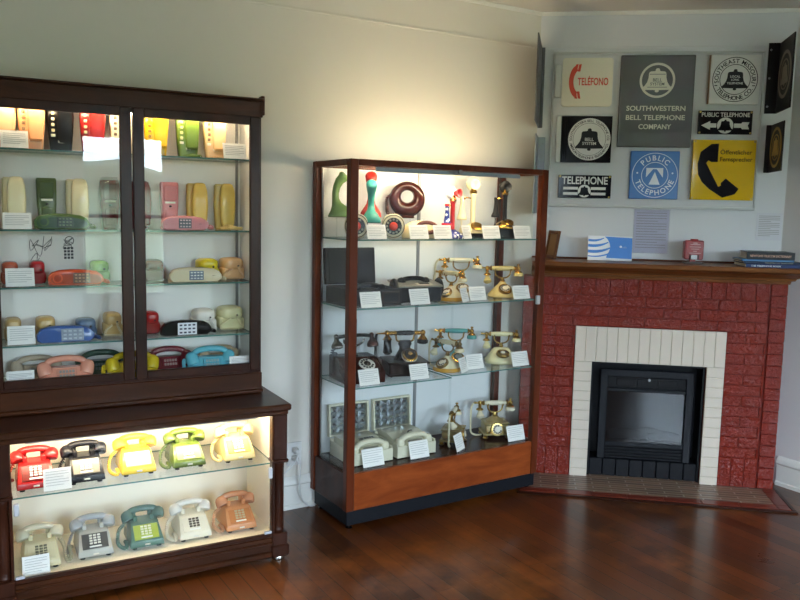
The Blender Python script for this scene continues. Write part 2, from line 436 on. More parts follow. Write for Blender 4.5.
for z in (1.802, 1.480, 1.247, 1.008): shelf(up, -CW+.032, -.032, .018, CD-.016, z+zb)
for x in (-.05, -.57): MB().box(x, x+.012, CD-.017, CD-.012, .84+zb, 1.98+zb).build('shelf_standard', STEEL, up)
lf = thing('strip_light', 'slim warm strip light behind the top rail of the tall cabinet', 'light', CAB, -.57, .06, 1.9845)
MB().box(-.53, .53, -.010, .014, -.004, 0, .001).build('housing', WHITE, lf)
MB().cyl((-.51, 0, -.0095), (.51, 0, -.0095), .005).build('tube', emit('warm_tube_a', (1, .78, .50, 1), 100), lf)
# ------------------------------------------------------------------ lower counter case
LB = -.2357
low = thing('display_counter', 'dark wood floor counter with brightly lit glazed front below the tall cabinet', 'counter', CAB, 0, 0, 0)
BK = .236; X0, X1 = -1.0715, -.0258
k = MB()
k.box(X0-.08, X1+.08, LB-.028, BK, .697, .7265, .006); k.box(X0-.07, X1+.07, LB-.012, BK, .675, .697, .004)
k.build('counter_top', DARKWOODX, low)
k = MB()
k.box(X0-.055, X0-.03, LB+.02, BK, .1, .675); k.box(X1+.03, X1+.055, LB+.02, BK, .1, .675); k.box(X0-.03, X1+.03, LB+.004, BK, .085, .104)
k.box(X0-.03, X1+.03, BK-.02, BK-.004, .104, .675)
k.build('carcass', DARKWOOD, low)
k = MB(); k.box(X0-.0295, X1+.0295, LB+.03, BK-.021, .1045, .107); k.box(X0-.0295, X1+.0295, BK-.027, BK-.021, .107, .674)
k.box(X0-.0295, X0-.024, LB+.03, BK-.027, .107, .674); k.box(X1+.024, X1+.0295, LB+.03, BK-.027, .107, .674); k.box(X0-.0295, X1+.0295, LB+.04, BK-.027, .668, .674)
k.build('lining', plastic('#f4eddc', .55, var=.03), low, 0)
k = MB(); k.box(X0, X1, LB, LB+.02, .683, .697, .002); k.box(X0, X1, LB, LB+.02, .112, .128, .002)
k.box(X0-.012, X0, LB, LB+.02, .112, .697, .002); k.box(X1, X1+.012, LB, LB+.02, .112, .697, .002); k.build('front_frame', DARKWOOD, low)
MB().box(X0, X1, LB+.008, LB+.012, .128, .683).build('glass_front', GLASS, low, 0)
for s, xc in ((-1, X0-.035), (1, X1+.035)):
    k = MB(); k.box(xc-.033, xc+.033, LB-.006, LB+.05, .47, .675, .004); k.box(xc-.038, xc+.038, LB-.011, LB+.05, .455, .47, .003)
    k.lathe([(.022, .13), (.027, .14), (.022, .15), (.024, .17), (.026, .30), (.022, .43), (.027, .44), (.024, .456)], TR(xc, LB+.024, 0), 20)
    k.box(xc-.03, xc+.03, LB+.03, LB+.05, .1, .47)
    k.box(xc-.036, xc+.036, LB-.01, LB+.05, .03, .13, .005); k.box(xc-.043, xc+.043, LB-.018, LB+.05, .018, .075, .008)
    k.build('corner_column', DARKWOOD, low)
    MB().lathe([(.028, 0), (.03, .006), (.026, .016)], TR(xc, LB+.02, .001)).build('foot', SILVER, low)
k = MB(); k.box(X0+.0, X1-.0, LB-.004, LB+.03, .018, .112, .003); k.box(X0, X1, LB-.014, LB+.02, .018, .05, .008); k.box(X0, X1, LB-.010, LB+.02, .082, .094, .004); k.build('plinth', DARKWOODX, low)
shelf(low, X0-.022, X1+.022, LB+.05, BK-.03, .443)
for x in (X0+.002, X1-.036):
    for z in (.13,): MB().box(x, x+.034 if z < .5 else x+.016, LB-.002, LB+.012, z, z+(.012 if z < .5 else .03), .002).build('corner_clip', plastic('#b8bcc4', .4), low)
for x in (X0+.004, X1-.016): MB().box(x, x+.02, LB+.0, LB+.016, .385, .435, .004).cyl((x+.01, LB+.001, .408), (x+.01, LB-.002, .408), .003).build('lock', plastic('#c9ccd2', .35), low)
lf = thing('strip_light', 'bright strip light along the top of the lit floor counter', 'light', CAB, (X0+X1)/2, LB+.12, .667)
MB().box(-.47, .47, -.075, -.055, -.012, 0, .003).build('housing', plastic('#aab0b8', .4), lf)
MB().cyl((-.5, .0, -.010), (.5, 0, -.010), .008).build('tube', emit('warm_tube_b', (1, .84, .60, 1), 112), lf)
# ------------------------------------------------------------------ glass display case (vitrine)
VWd, VD, VT = 1.2504, .402, 1.8263
vi = thing('glass_display_case', 'wood framed glass display case on black kick base standing left of the fireplace', 'display case', VIT, 0, 0, 0)
pw = .045; pt_ = .04
k = MB()
for x in (0, VWd-pw):
    for y in (0, VD-pt_): k.box(x, x+pw, y, y+pt_, .0981, VT, .003)
k.box(pw, VWd-pw, 0, pt_, VT-.03, VT, .003); k.box(pw, VWd-pw, VD-pt_, VD, VT-.03, VT, .003)
for x in (0, VWd-pw): k.box(x, x+pw, pt_, VD-pt_, VT-.03, VT, .003)
k.build('frame', CHERRY, vi)
k = MB(); k.box(pw, VWd-pw, .004, .024, .0981, .2875, .002); k.build('front_panel', CHERRYX, vi)
for x in (.006, VWd-.022): MB().box(x, x+.016, pt_, VD-pt_, .0981, .2875, .002).build('side_panel', wood('dark_cherry_side', '#2c130c', '#4c2416', (4, 6, 1), .3), vi)
MB().box(.025, VWd-.025, .025, VD-.02, .272, .2875).build('deck', DECK, vi)
k = MB(); k.box(.008, VWd-.012, .008, VD-.035, .025, .0981, .002); k.build('kick_base', plastic('#16181d', .45), vi)
for x in (.04, VWd-.045):
    for y in (.04, VD-.06): MB().lathe([(.016, 0), (.018, .003), (.01, .007), (.006, .008), (.006, .0135 if x > 1 else .027)], TR(x, y, .0125 if x > 1 else .0005)).build('leveling_foot', SILVER, vi)
MB().box(pw, VWd-.03, VD-.012, VD-.004, .2875, VT-.03).build('back_panel', plastic('#dfe3e4', .5, var=.03), vi, 0)
for n_, x in (('left', .02), ('right', VWd-.026)):
    MB().box(x, x+.005, pt_, VD-pt_, .2875, VT-.03).build('side_glass', GLASS, vi, 0)
MB().box(pw-.01, VWd-pw+.01, pt_-.01, VD-pt_+.01, VT-.02, VT-.015).build('top_glass', GLASS, vi, 0)
dg = MB().box(pw, .632, .014, .019, .2875, VT-.03).build('glass_door', GLASS, vi, 0)
dg = MB().box(.624, VWd-pw, .021, .026, .2875, VT-.03).build('glass_door', GLASS, vi, 0)
k = MB().box(.575, .628, .006, .014, 1.784, 1.796, .002); k.cyl((.64, .012, 1.788), (.64, -.006, 1.788), .012); k.box(.60, .655, .002, .01, 1.776, 1.784, .002)
k.build('door_lock', STEEL, vi)
for z in (1.08,): MB().box(VWd-pw-.01, VWd-pw+.016, -.004, .012, z, z+.05, .003).build('hinge', plastic('#c8ccd0', .3, .7), vi)
for z in (1.4432, 1.1057):
    shelf(vi, .03, .645, .03, VD-.016, z); shelf(vi, .648, VWd-.032, .03, VD-.016, z)
shelf(vi, .03, .645, .03, VD-.016, .712); shelf(vi, .648, VWd-.032, .03, VD-.016, .722)
STD = plastic('#8b8d8f', .4, .5)
for x in (.640,): MB().box(x, x+.018, VD-.018, VD-.012, .2875, VT-.03).build('shelf_standard', STD, vi)
MB().box(VWd-.062, VWd-.044, VD-.05, VD-.04, .2875, VT-.03, .002).build('shelf_standard', plastic('#3c2a20', .4, .5), vi)
for y in (.05, VD-.06): MB().box(.026, .031, y, y+.014, .2875, VT-.03).build('shelf_standard', STEEL, vi)
lf = thing('strip_light', 'grey strip light fitting inside the top of the glass display case', 'light', VIT, .616, .05, 1.795)
MB().box(-.456, .456, -.016, -.006, -.022, -.001, .002).build('housing', plastic('#8fa0aa', .45), lf)
MB().cyl((-.44, .008, -.014), (.44, .008, -.014), .006).build('tube', emit('warm_tube_c', (1, .79, .51, 1), 175), lf)
# ------------------------------------------------------------------ fireplace
RED = None
m, nt, out = node_mat('painted_brick'); 
p = N(nt, 'ShaderNodeBsdfPrincipled', Roughness=.1); p.inputs['Specular IOR Level'].default_value = .28; p.inputs['Coat Weight'].default_value = .0; p.inputs['Coat Roughness'].default_value = .08
tc = N(nt, 'ShaderNodeTexCoord'); nz = N(nt, 'ShaderNodeTexNoise', Scale=55.0, Detail=4.0, Roughness=.6); nt.links.new(tc.outputs['Object'], nz.inputs['Vector'])
n2 = N(nt, 'ShaderNodeTexNoise', Scale=9.0, Detail=2.0); nt.links.new(tc.outputs['Object'], n2.inputs['Vector'])
cr = N(nt, 'ShaderNodeValToRGB'); cr.color_ramp.elements[0].color = lin('#661505'); cr.color_ramp.elements[1].color = lin('#821f08'); nt.links.new(n2.outputs['Fac'], cr.inputs[0]); nt.links.new(cr.outputs[0], p.inputs['Base Color'])
bp = N(nt, 'ShaderNodeBump', Strength=.9, Distance=.012); nt.links.new(nz.outputs['Fac'], bp.inputs['Height']); nt.links.new(bp.outputs[0], p.inputs['Normal']); nt.links.new(p.outputs[0], out.inputs[0])
BRICK = m
CREAMTILE = plastic('#d2c6b7', .35, bump=.05, bscale=30, var=.06)
fp = thing('fireplace', 'corner fireplace of glossy red painted brick with cream tile surround and wood mantel', 'fireplace', FIR, 0, 0, 0)
A0, A1, MZB = -.143, 1.3443, 1.2146
k = MB()
for a0, a1, z0, z1 in ((A0+.004, .2762, .0, MZB), (.9293, A1-.004, .0, MZB), (.2762, .9293, .7155, MZB)): k.box(a0, a1, .006, .15 if a0 < .5 and a1 < .6 else .18, z0, z1)
k.build('masonry', plastic('#5e1609', .4, bump=.2), fp, 0)
k = MB(); J = .0013
def brick(a0, a1, z0, z1, y0=0): 
    if a1-a0 > .012: k.box(a0+J, a1-J, y0+random.uniform(0, .0015), .02, z0+J, z1-J, .003)
def course(a0, a1, z0, z1, off, L=.205, y0=0):
    x = a0-off
    while x < a1: brick(max(a0, x), min(a1, x+L), z0, z1, y0); x += L
H = (.9276-.185)/12
for i in range(15):
    z0 = .185+i*H; z1 = z0+H
    for a0, a1 in (((-.05, .1723), (1.0294, 1.2495)) if i < 12 else ((-.05, 1.2495),)): course(a0, a1, z0, z1, .1 if i % 2 else 0)
course(-.05, 1.2495, .185+15*H, MZB, 0, .0815)
course(-.05, .1723, .0, .185, 0, .0745); course(1.0294, 1.2495, .0, .185, 0, .0735)
for q0, q1 in ((A0, -.053), (1.2525, A1)):
    for i in range(18): brick(q0, q1, i*.0675, (i+1)*.0675, -.006)
    for i in range(18): k.box(q0-.001 if q0 < 0 else q1-.09, q0+.09 if q0 < 0 else q1+.001, .012, .14 if q0 < 0 else .178, i*.0675+J, (i+1)*.0675-J, .003)
k.build('brick_facing', BRICK, fp, 30)
k = MB()
def tile(a0, a1, z0, z1): k.box(a0+.0012, a1-.0012, -.008, .02, z0+.0012, z1-.0012, .002)
for i in range(12):
    z0 = i*.7155/12; z1 = z0+.7155/12
    tile(.1723, .2762, z0, z1); tile(.9293, 1.0294, z0, z1)
n = 14; wdt = (1.0294-.1723)/n
for i in range(n): tile(.1723+i*wdt, .1723+(i+1)*wdt, .7155, .9276)
k.build('tile_surround', CREAMTILE, fp, 30)
MB().box(.1733, .2755, -.004, .019, 0, .9266).box(.93, 1.0284, -.004, .019, 0, .9266).box(.2755, .93, -.004, .019, .716, .9266).build('grout', plastic('#b3aa94', .7), fp, 0)
# mantel shelf with stepped moulding
k = MB(); MLEFT = -.10
prof = [(1.2146, .008, .006), (1.232, .012, .01), (1.236, .03, .025), (1.248, .034, .03), (1.252, .05, .036), (1.268, .085, .06), (1.280, .105, .075), (1.284, .125, .088), (1.290, .128, .09), (1.291, .150, .105), (1.310, .152, .107), (1.3138, .149, .104)]
k.loft([[(max(A0-er, MLEFT), -ef, z), (A1+er, -ef, z), (A1+er, .192-(er+.014)/.84, z), (1.325, .195, z), (max(A0-er, MLEFT), .195, z)] for z, ef, er in prof])
k.build('mantel', wood('mantel_oak', '#5a331a', '#80502a', (1.2, 6, 8), .3), fp, 25)
MB().box(MLEFT, 1.318, .178, .196, 1.3138, 1.325, .003).build('mantel_upstand', wood('mantel_back', '#4a2410', '#6e3a1a', (1.2, 6, 8), .35), fp)
# hearth
hm, nt, out = node_mat('hearth_brick')
p = N(nt, 'ShaderNodeBsdfPrincipled', Roughness=.38); tc = N(nt, 'ShaderNodeTexCoord')
br = N(nt, 'ShaderNodeTexBrick', Scale=1.0); br.inputs['Brick Width'].default_value = .2; br.inputs['Row Height'].default_value = .036; br.inputs['Mortar Size'].default_value = .0042
br.inputs['Color1'].default_value = lin('#8a6a54'); br.inputs['Color2'].default_value = lin('#5a4034'); br.inputs['Mortar'].default_value = lin('#a89d90')
nt.links.new(tc.outputs['Object'], br.inputs['Vector']); nz = N(nt, 'ShaderNodeTexNoise', Scale=40.0, Detail=4.0); nt.links.new(tc.outputs['Object'], nz.inputs['Vector'])
mx = N(nt, 'ShaderNodeMix', data_type='RGBA', blend_type='MULTIPLY'); mx.inputs[0].default_value = .35; nt.links.new(br.outputs['Color'], mx.inputs[6]); nt.links.new(nz.outputs['Color'], mx.inputs[7])
nt.links.new(mx.outputs[2], p.inputs['Base Color']); bp = N(nt, 'ShaderNodeBump', Strength=.3, Distance=.003); nt.links.new(nz.outputs['Fac'], bp.inputs['Height']); nt.links.new(bp.outputs[0], p.inputs['Normal']); nt.links.new(p.outputs[0], out.inputs[0])
MB().box(-.095, 1.275, -.272, -.006, .0, .012, .001).box(.277, .9285, -.006, .10, 0, .012, .001).build('hearth_slab', hm, fp, 0)
k = MB(); x = -.12
while x < 1.34: k.box(x+.001, min(x+.2, 1.345)-.001, -.338, -.2735, 0, .012, .002); x += .2
z = -.2735
while z < .0: k.box(1.277, 1.345, z+.001, min(z+.2, .0)-.001, 0, .012, .002); z += .2
k.build('hearth_border', plastic('#6a2a1c', .3, bump=.1), fp)
MB().box(-.14, 1.372, -.366, -.3395, 0, .010, .004).box(1.3465, 1.372, -.3395, .0, 0, .010, .004).build('hearth_edging', wood('hearth_edge', '#1f0d08', '#3a1a0f', (2, 6, 6), .3), fp)
# gas insert
ins = thing('fireplace_insert', 'black metal gas insert with louvred front and dark glass inside the fireplace opening', 'fireplace insert', FIR, .6028, .02, .013)
W2 = .3245; IH = .70
INB = plastic('#101216', .4)
k = MB(); k.box(-W2, -W2+.012, 0, .165, 0, IH, .001); k.box(W2-.012, W2, 0, .165, 0, IH, .001); k.box(-W2+.012, W2-.012, 0, .165, IH-.012, IH, .001); k.box(-W2+.012, W2-.012, .153, .165, .0, IH-.012)
k.build('housing', INB, ins, 0)
k = MB()
for i in range(8): k.box(-W2+.014+i*.0788, -W2+.014+(i+1)*.0788-.003, .01, .15, 0, .105, .004)
k.build('brick_base', plastic('#16171b', .55, bump=.3), ins)
k = MB(); fw = .27
k.box(-fw, -fw+.045, .0, .02, .11, .655, .004); k.box(fw-.045, fw, 0, .02, .11, .655, .004); k.box(-fw, fw, 0.0, .02, .615, .66, .004)
k.box(-fw+.045, fw-.045, .002, .02, .19, .215, .003); k.box(-fw+.045, fw-.045, .002, .02, .525, .545, .003)
k.build('front_frame', plastic('#17191e', .35), ins)
k = MB(); k.box(-fw+.045, fw-.045, .01, .018, .545, .615, .003)
for q in (-.12, 0, .12): k.box(q-.055, q+.055, .006, .012, .555, .603, .002)
k.build('upper_grille', plastic('#0c0d10', .3), ins)
k = MB()
for i in range(4): k.box(-fw+.045, fw-.045, .004, .016, .115+i*.0185, .115+i*.0185+.012, .003)
k.build('lower_louvre', plastic('#15171c', .35), ins)
MB().cyl((.012, .002, .603), (.012, -.008, .603), .008).build('knob', STEEL, ins)
MB().box(-fw+.04, fw-.04, .0135, .0155, .21, .53, 0, RZ(.03)).build('glass_window', glass('insert_glass', (.35, .37, .4, 1), .08, .05), ins, 0)
for q, r_, y in ((-.1, .03, .06), (.03, .034, .08), (.13, .026, .06)):
    MB().tube(catmull([(q-.1, y, .225+r_*.5), (q, y+.02, .24+r_*.5), (q+.09, y, .228+r_*.5)], 5), [r_*.9]+[r_]*9+[r_*.8], 10).build('log', plastic('#4b4038', .85, bump=.5, bscale=30), ins)
MB().box(-fw+.04, fw-.04, .03, .13, .11, .222, .003).build('ember_bed', plastic('#1c1a18', .9, bump=.5), ins)
# ------------------------------------------------------------------ board and signs on the chimney wall
WB = .2
bd = thing('sign_board', 'large white painted display board holding nine telephone signs above the mantel', 'display board', FIR, .58, WB-.0005, 1.641)
MB().box(-.59, .59, -.014, 0, 0, .892, .001).build('panel', plastic('#cbccce', .5, bump=.03), bd)
k = MB(); e = .012
k.box(-.60, .60, -.022, 0, -e, .004, .003); k.box(-.60, .60, -.022, 0, .89, .89+e, .003); k.box(-.602, -.59, -.022, 0, 0, .892, .003); k.box(.59, .602, -.022, 0, 0, .892, .003)
k.build('edge_moulding', plastic('#c4c6c5', .45), bd)
BELLH = [(0, 1.0), (.06, .985), (.09, .95), (.09, .90), (.13, .875), (.30, .86), (.36, .83), (.38, .76), (.39, .60), (.44, .42), (.53, .28), (.64, .18), (.66, .12), (.64, .09), (.07, .075), (.09, .03), (.06, -.01), (0, -.02)]
def bell(mb, cx, cz, h, y0, y1):
    q = [(x, z-.5) for x, z in BELLH]; q = q+[(-x, z) for x, z in q[::-1] if x > 0]
    mb.prism([(cx+x*h*.95, cz+z*h) for x, z in q], y0, y1)
SF = WB-.0155
def sign(name, label, a, z0, dy=0, rot=0): return thing(name, label, 'sign', FIR, a, SF-dy, z0, rot)
# 1 telefono
s = sign('enamel_sign', 'ivory rounded square sign with orange handset and the word Teléfono', .182, 2.225)
OR = plastic('#c8452a', .4)
def rrect(x0, x1, z0, z1, r, n=6):
    o = []
    for cx, cz, a in ((x1-r, z1-r, 0), (x0+r, z1-r, PI/2), (x0+r, z0+r, PI), (x1-r, z0+r, 1.5*PI)):
        for i in range(n+1): t = a+PI/2*i/n; o.append((cx+r*math.cos(t), cz+r*math.sin(t)))
    return o
MB().prism(rrect(-.147, .147, 0, .282, .02), -.022, 0).build('plate', plastic('#dcd8c4', .35), s, 30)
MB().box(-.189, -.15, -.02, 0, .052, .245, .003).build('mounting_flange', plastic('#cfd0cc', .4), s)
k = MB(); c0 = []
for i in range(13): t = math.radians(113+134*i/12); c0.append((-.052+.055*math.cos(t), .145+.098*math.sin(t)))
inn = []
for i in range(13): t = math.radians(247-134*i/12); inn.append((-.038+.043*math.cos(t), .145+.07*math.sin(t)))
k.prism(c0+inn, -.0235, -.0215)
for sg in (1, -1):
    for dx in (0, .019): k.prism([(-.07+dx, .145+sg*.098), (-.055+dx, .145+sg*.101), (-.062+dx, .145+sg*.058), (-.077+dx, .145+sg*.058)], -.0235, -.0215)
k.build('handset_symbol', OR, s, 0)
k = MB(); k.text('TELÉFONO', .060, .033, .145, -.0235, width=.178, bold=.022); k.build('lettering', OR, s, 0)
# 2 cast plaque
s = sign('cast_plaque', 'big grey metal plaque with raised ringed bell above three lines of raised letters', .582, 1.989)
PL = plastic('#5e5e5e', .45, .3, bump=.1, bscale=5, var=.45); LT = plastic('#d8d3c2', .4, .2)
MB().box(-.2105, .2105, -.028, 0, 0, .53, .004).build('plate', PL, s)
k = MB(); k.ring(0, .385, .088, .1, -.036, -.027, 56); k.build('emblem_ring', LT, s, 30)
k = MB(); bell(k, 0, .387, .135, -.034, -.027); k.build('bell_emblem', LT, s, 0)
k = MB(); k.text('BELL', .026, 0, .387, -.0365, bold=.01); k.text('SYSTEM', .024, 0, .364, -.0365, bold=.01); k.box(-.045, .045, -.0365, -.034, .418, .421); k.box(-.056, .056, -.0365, -.034, .344, .347); k.build('bell_lettering', plastic('#4c4d4f', .5), s, 0)
k = MB(); k.text('SOUTHWESTERN', .04, 0, .225, -.033, depth=.006, width=.335, bold=.012); k.text('BELL TELEPHONE', .04, 0, .172, -.033, depth=.006, width=.335, bold=.012); k.text('COMPANY', .04, 0, .119, -.033, depth=.006, width=.185, bold=.012)
k.build('lettering', LT, s, 0)
# 3 SE Missouri
SW = plastic('#d9d9d6', .3); SB = plastic('#1b1c22', .35)
s = sign('enamel_sign', 'white square sign with black bell inside a ring of black lettering', 1.010, 2.238, .008, .05)
MB().box(-.135, .142, -.02, 0, 0, .28, .003).build('plate', SW, s)
MB().box(-.142, -.135, -.018, 0, .002, .278, .001).build('worn_edge', plastic('#7b634a', .7, bump=.3), s)
k = MB(); k.ring(.004, .14, .123, .127, -.0215, -.0195); k.ring(.004, .14, .083, .0865, -.0215, -.0195); k.build('emblem_ring', SB, s, 0)
k = MB(); bell(k, .004, .14, .118, -.0215, -.0195); k.build('bell_emblem', SB, s, 0)
k = MB(); k.text('LOCAL', .018, .004, .157, -.0228, bold=.01); k.text('LONG', .016, .004, .139, -.0228, bold=.01); k.text('TELEPHONE', .017, .004, .119, -.0228, width=.09, bold=.01); k.build('bell_lettering', SW, s, 0)
k = MB(); k.arctext('SOUTHEAST MISSOURI', .034, .004, .14, .1045, PI/2, math.radians(205), -.0215, bold=.012); k.arctext('TELEPHONE CO.', .034, .004, .14, .1045, -PI/2, math.radians(125), -.0215, False, bold=.012)
for sg in (-1, 1): k.box(.004+sg*.105-.008, .004+sg*.105+.008, -.0215, -.0195, .103, .108)
k.build('lettering', SB, s, 0)
# 4 bell flange sign
s = sign('flange_sign', 'black square flange sign with white bell disc, below the ivory handset sign', .192, 1.895)
MB().box(-.148, .148, -.02, 0, 0, .274, .002).build('plate', plastic('#111116', .12), s)
MB().box(-.178, -.149, -.02, 0, 0, .274, .003).build('mounting_flange', plastic('#cfd0cc', .4), s)
k = MB()
for x in (-.142, -.132, -.120): k.box(x, x+.005, -.026, -.0195, .004, .27, .002)
k.build('flange_rib', plastic('#101014', .15), s)
k = MB(); k.disc(.018, .137, .124, -.0215, -.0195, 56); k.build('disc', SW, s, 0)
k = MB(); k.ring(.018, .137, .0945, .0965, -.0225, -.0212); k.arctext('SOUTHWESTERN BELL TELEPHONE CO.', .02, .018, .137, .1095, PI/2, math.radians(190), -.0225, bold=.01); k.arctext('AMERICAN TELEPHONE & TELEGRAPH CO.', .02, .018, .137, .1095, -PI/2, math.radians(155), -.0225, False, bold=.01); k.build('lettering', SB, s, 0)
k = MB(); bell(k, .018, .137, .13, -.0225, -.021); k.build('bell_emblem', SB, s, 0)
k = MB(); k.text('BELL', .026, .018, .137, -.0235, bold=.01); k.text('SYSTEM', .024, .018, .113, -.0235, width=.08, bold=.01); k.build('bell_lettering', SW, s, 0)
# 5 arrow sign
NV = plastic('#11121b', .12)
def screws(s, pts, y=-.02):
    for x, z in pts: MB().cyl((x, y, z), (x, y-.004, z), .006).build('screw', plastic('#a58f4e', .35, .8), s)
s = sign('enamel_sign', 'dark blue strip sign with white arrow pointing left reading Public Telephone', .977, 2.067, .008, .05)
MB().box(-.1515, .1515, -.018, 0, 0, .135, .002).build('plate', NV, s)
k = MB(); k.text('PUBLIC TELEPHONE', .034, 0, .112, -.0195, width=.27, bold=.014); k.build('lettering', SW, s, 0)
k = MB(); k.prism([(-.135, .05), (-.085, .075), (-.085, .062), (-.05, .062), (-.05, .038), (-.085, .038), (-.085, .025)], -.0195, -.0175); k.build('arrow_head', SW, s, 0); k = MB(); k.prism([(.05, .062), (.09, .062), (.096, .07), (.135, .07), (.126, .05), (.135, .03), (.096, .03), (.09, .038), (.05, .038)], -.0195, -.0175); k.build('arrow_tail', SW, s, 0)
k = MB(); k.disc(0, .05, .046, -.0195, -.0175); k.build('disc', SW, s, 0)
k = MB(); bell(k, 0, .05, .068, -.0205, -.019); k.build('bell_emblem', NV, s, 0)
screws(s, ((-.143, .008), (.143, .008), (-.143, .127), (.143, .127)), -.018)
# 6 telephone
s = sign('enamel_sign', 'small black sign reading Telephone above white bars, lowest on the left', .195, 1.683)
MB().box(-.156, .156, -.018, 0, 0, .137, .002).build('plate', NV, s)
k = MB(); k.text('TELEPHONE', .062, 0, .106, -.0195, width=.27, bold=.02); k.build('lettering', SW, s, 0)
for z in (.058, .026):
    for x in (-.125, .038): MB().box(x, x+.087, -.0195, -.0175, z-.008, z+.008).build('bar', SW, s, 0)
k = MB(); k.disc(0, .042, .038, -.0195, -.0175); k.build('disc', SW, s, 0)
k = MB(); bell(k, 0, .042, .058, -.0205, -.019); k.build('bell_emblem', NV, s, 0)
screws(s, ((-.146, .128), (.146, .128), (.146, .008)), -.018)
# 7 blue
s = sign('enamel_sign', 'bright blue square sign with white rings reading Public Telephone', .596, 1.685)
BL = plastic('#2f6cb4', .3); BW = plastic('#dfe6ee', .35)
MB().box(-.1405, .1405, -.024, 0, 0, .282, .003).build('plate', BL, s)
k = MB(); k.ring(.003, .14, .128, .1315, -.0255, -.0235, 64); k.ring(.003, .14, .074, .0775, -.0255, -.0235, 56); k.build('emblem_ring', BW, s, 0)
k = MB(); k.arctext('PUBLIC', .042, .003, .14, .102, PI/2, math.radians(105), -.0255, bold=.02); k.arctext('TELEPHONE', .042, .003, .14, .102, -PI/2, math.radians(150), -.0255, False, bold=.02)
for sg in (-1, 1): k.disc(.003+sg*.101, .153, .0055, -.0255, -.0235, 12)
k.build('lettering', BW, s, 0)
k = MB(); k.prism([(-.047, .183), (-.003, .183), (-.047, .127)], -.0255, -.0235); k.prism([(.008, .183), (.05, .183), (.05, .127)], -.0255, -.0235); k.prism([(.003, .160), (.034, .085), (-.03, .085)], -.0255, -.0235); k.prism([(-.047, .183), (.05, .183), (.05, .176), (-.047, .176)], -.0255, -.0235)
k.build('arrow_symbol', BW, s, 0)
# 8 yellow
s = sign('enamel_sign', 'yellow square sign with big black handset and German public phone wording', .983, 1.687, .0095, .05)
MB().box(-.1775, .1775, -.02, 0, 0, .348, .002).build('plate', plastic('#d6ae0c', .07), s)
YB = plastic('#121114', .05)
def im(px, py): return ((px-290)/420*.355, .348-(py-132)/395*.348)
k = MB(); k.prism([im(*q) for q in ((200, 160), (250, 157), (248, 278), (205, 278), (186, 268), (172, 285), (262, 440), (280, 432), (278, 415), (310, 385), (400, 452), (375, 488), (293, 512), (200, 455), (150, 410), (122, 360), (115, 290), (130, 213))], -.0215, -.0195); k.build('handset_symbol', YB, s, 0)
k = MB(); k.text('Öffentlicher', .036, (368-290)/420*.355, .348-(212-132)/395*.348, -.0215, width=.178, bold=.006); k.text('Fernsprecher', .036, (371-290)/420*.355, .348-(258-132)/395*.348, -.0215, width=.182, bold=.006); k.build('lettering', YB, s, 0)
screws(s, ((-.168, .338), (.168, .338), (-.168, .01), (.168, .01)), -.02)
# 9, 10 projecting signs at the right, 11, 12 at the left
def projecting(name, label, a, z0, h, d, fl, plate, ink, rot, side, bel=True):
    t = thing(name, label, 'sign', FIR, a, WB-.0005, z0, rot)
    MB().box(-fl if side > 0 else -.006, .006 if side > 0 else fl, -.006, 0, 0, h, .002).build('wall_flange', plate, t)
    MB().box(-.004, .004, -d, -.004, 0, h, .002).build('plate', plate, t)
    M = TR(-.0042, -d/2, h/2) @ RZ(-PI/2)
    k = MB(); R = min(d, h)*.44
    q = MB(); q.ring(0, 0, R*.86, R, -.002, .0008, 40); q.ring(0, 0, R*.6, R*.64, -.002, .0008, 40); bell(q, 0, 0, R*.95, -.002, .0008)
    k.add(q.v, q.f, M); k.build('emblem', ink, t, 0)
    if fl > .03:
        for zz in (.04, h/2, h-.04): MB().cyl(((-fl+.014) if side > 0 else fl-.014, -.006, zz), ((-fl+.014) if side > 0 else fl-.014, -.010, zz), .006).build('bolt', STEEL, t)
    return t
DK = plastic('#17161a', .3, bump=.1)
projecting('flange_sign', 'dark projecting sign with faded bell ring, upper one at the right end', 1.264, 2.19, .40, .30, .066, DK, plastic('#a39a88', .5), -.05, 1)
t = projecting('flange_sign', 'dark projecting sign with gold scroll emblem, below the upper right one', 1.247, 1.85, .275, .26, .03, plastic('#232026', .4, bump=.1), plastic('#b8954a', .45, .2), -.03, 1)
projecting('flange_sign', 'weathered grey projecting sign seen edge on, above the display case corner', -.092, 2.10, .475, .42, .022, plastic('#6d6e70', .45, .4, bump=.3, bscale=12, var=.4), plastic('#4a3a22', .5), -.062, -1)
projecting('flange_sign', 'bare metal projecting sign seen edge on, partly behind the display case', -.093, 1.585, .46, .26, .045, plastic('#a4a8ae', .4, .3, bump=.25, bscale=12, var=.35), plastic('#6e6a60', .5), -.06, -1)
# paper notices
def notice(label, a, z0, w, h, lines, mat, dy=0.0005):
    t = thing('paper_notice', label, 'notice', FIR, a, WB-dy, z0)
    MB().box(-w/2, w/2, -.002, 0, 0, h).build('sheet', mat, t, 0)
    k = MB()
    for i in range(lines):
        z = h-.02-i*(h-.035)/lines; k.box(-w/2+.012, w/2-.012-(.05 if i % 4 == 3 else 0), -.0024, -.0019, z, z+.0035)
    k.build('printed_lines', INK, t, 0)
    return t
t = notice('large printed notice under shiny clear cover on the wall above the mantel', .602, 1.362, .2, .258, 14, plastic('#cfcfe0', .5))
MB().box(-.105, .105, -.006, -.0035, -.003, .262, .001).build('clear_cover', glass('acrylic_cover', (.96, .96, .98, 1), .02, .06), t, 0)
notice('small printed notice on the wall above the stack of books', 1.271, 1.456, .142, .161, 12, plastic('#cfcfd6', .6))
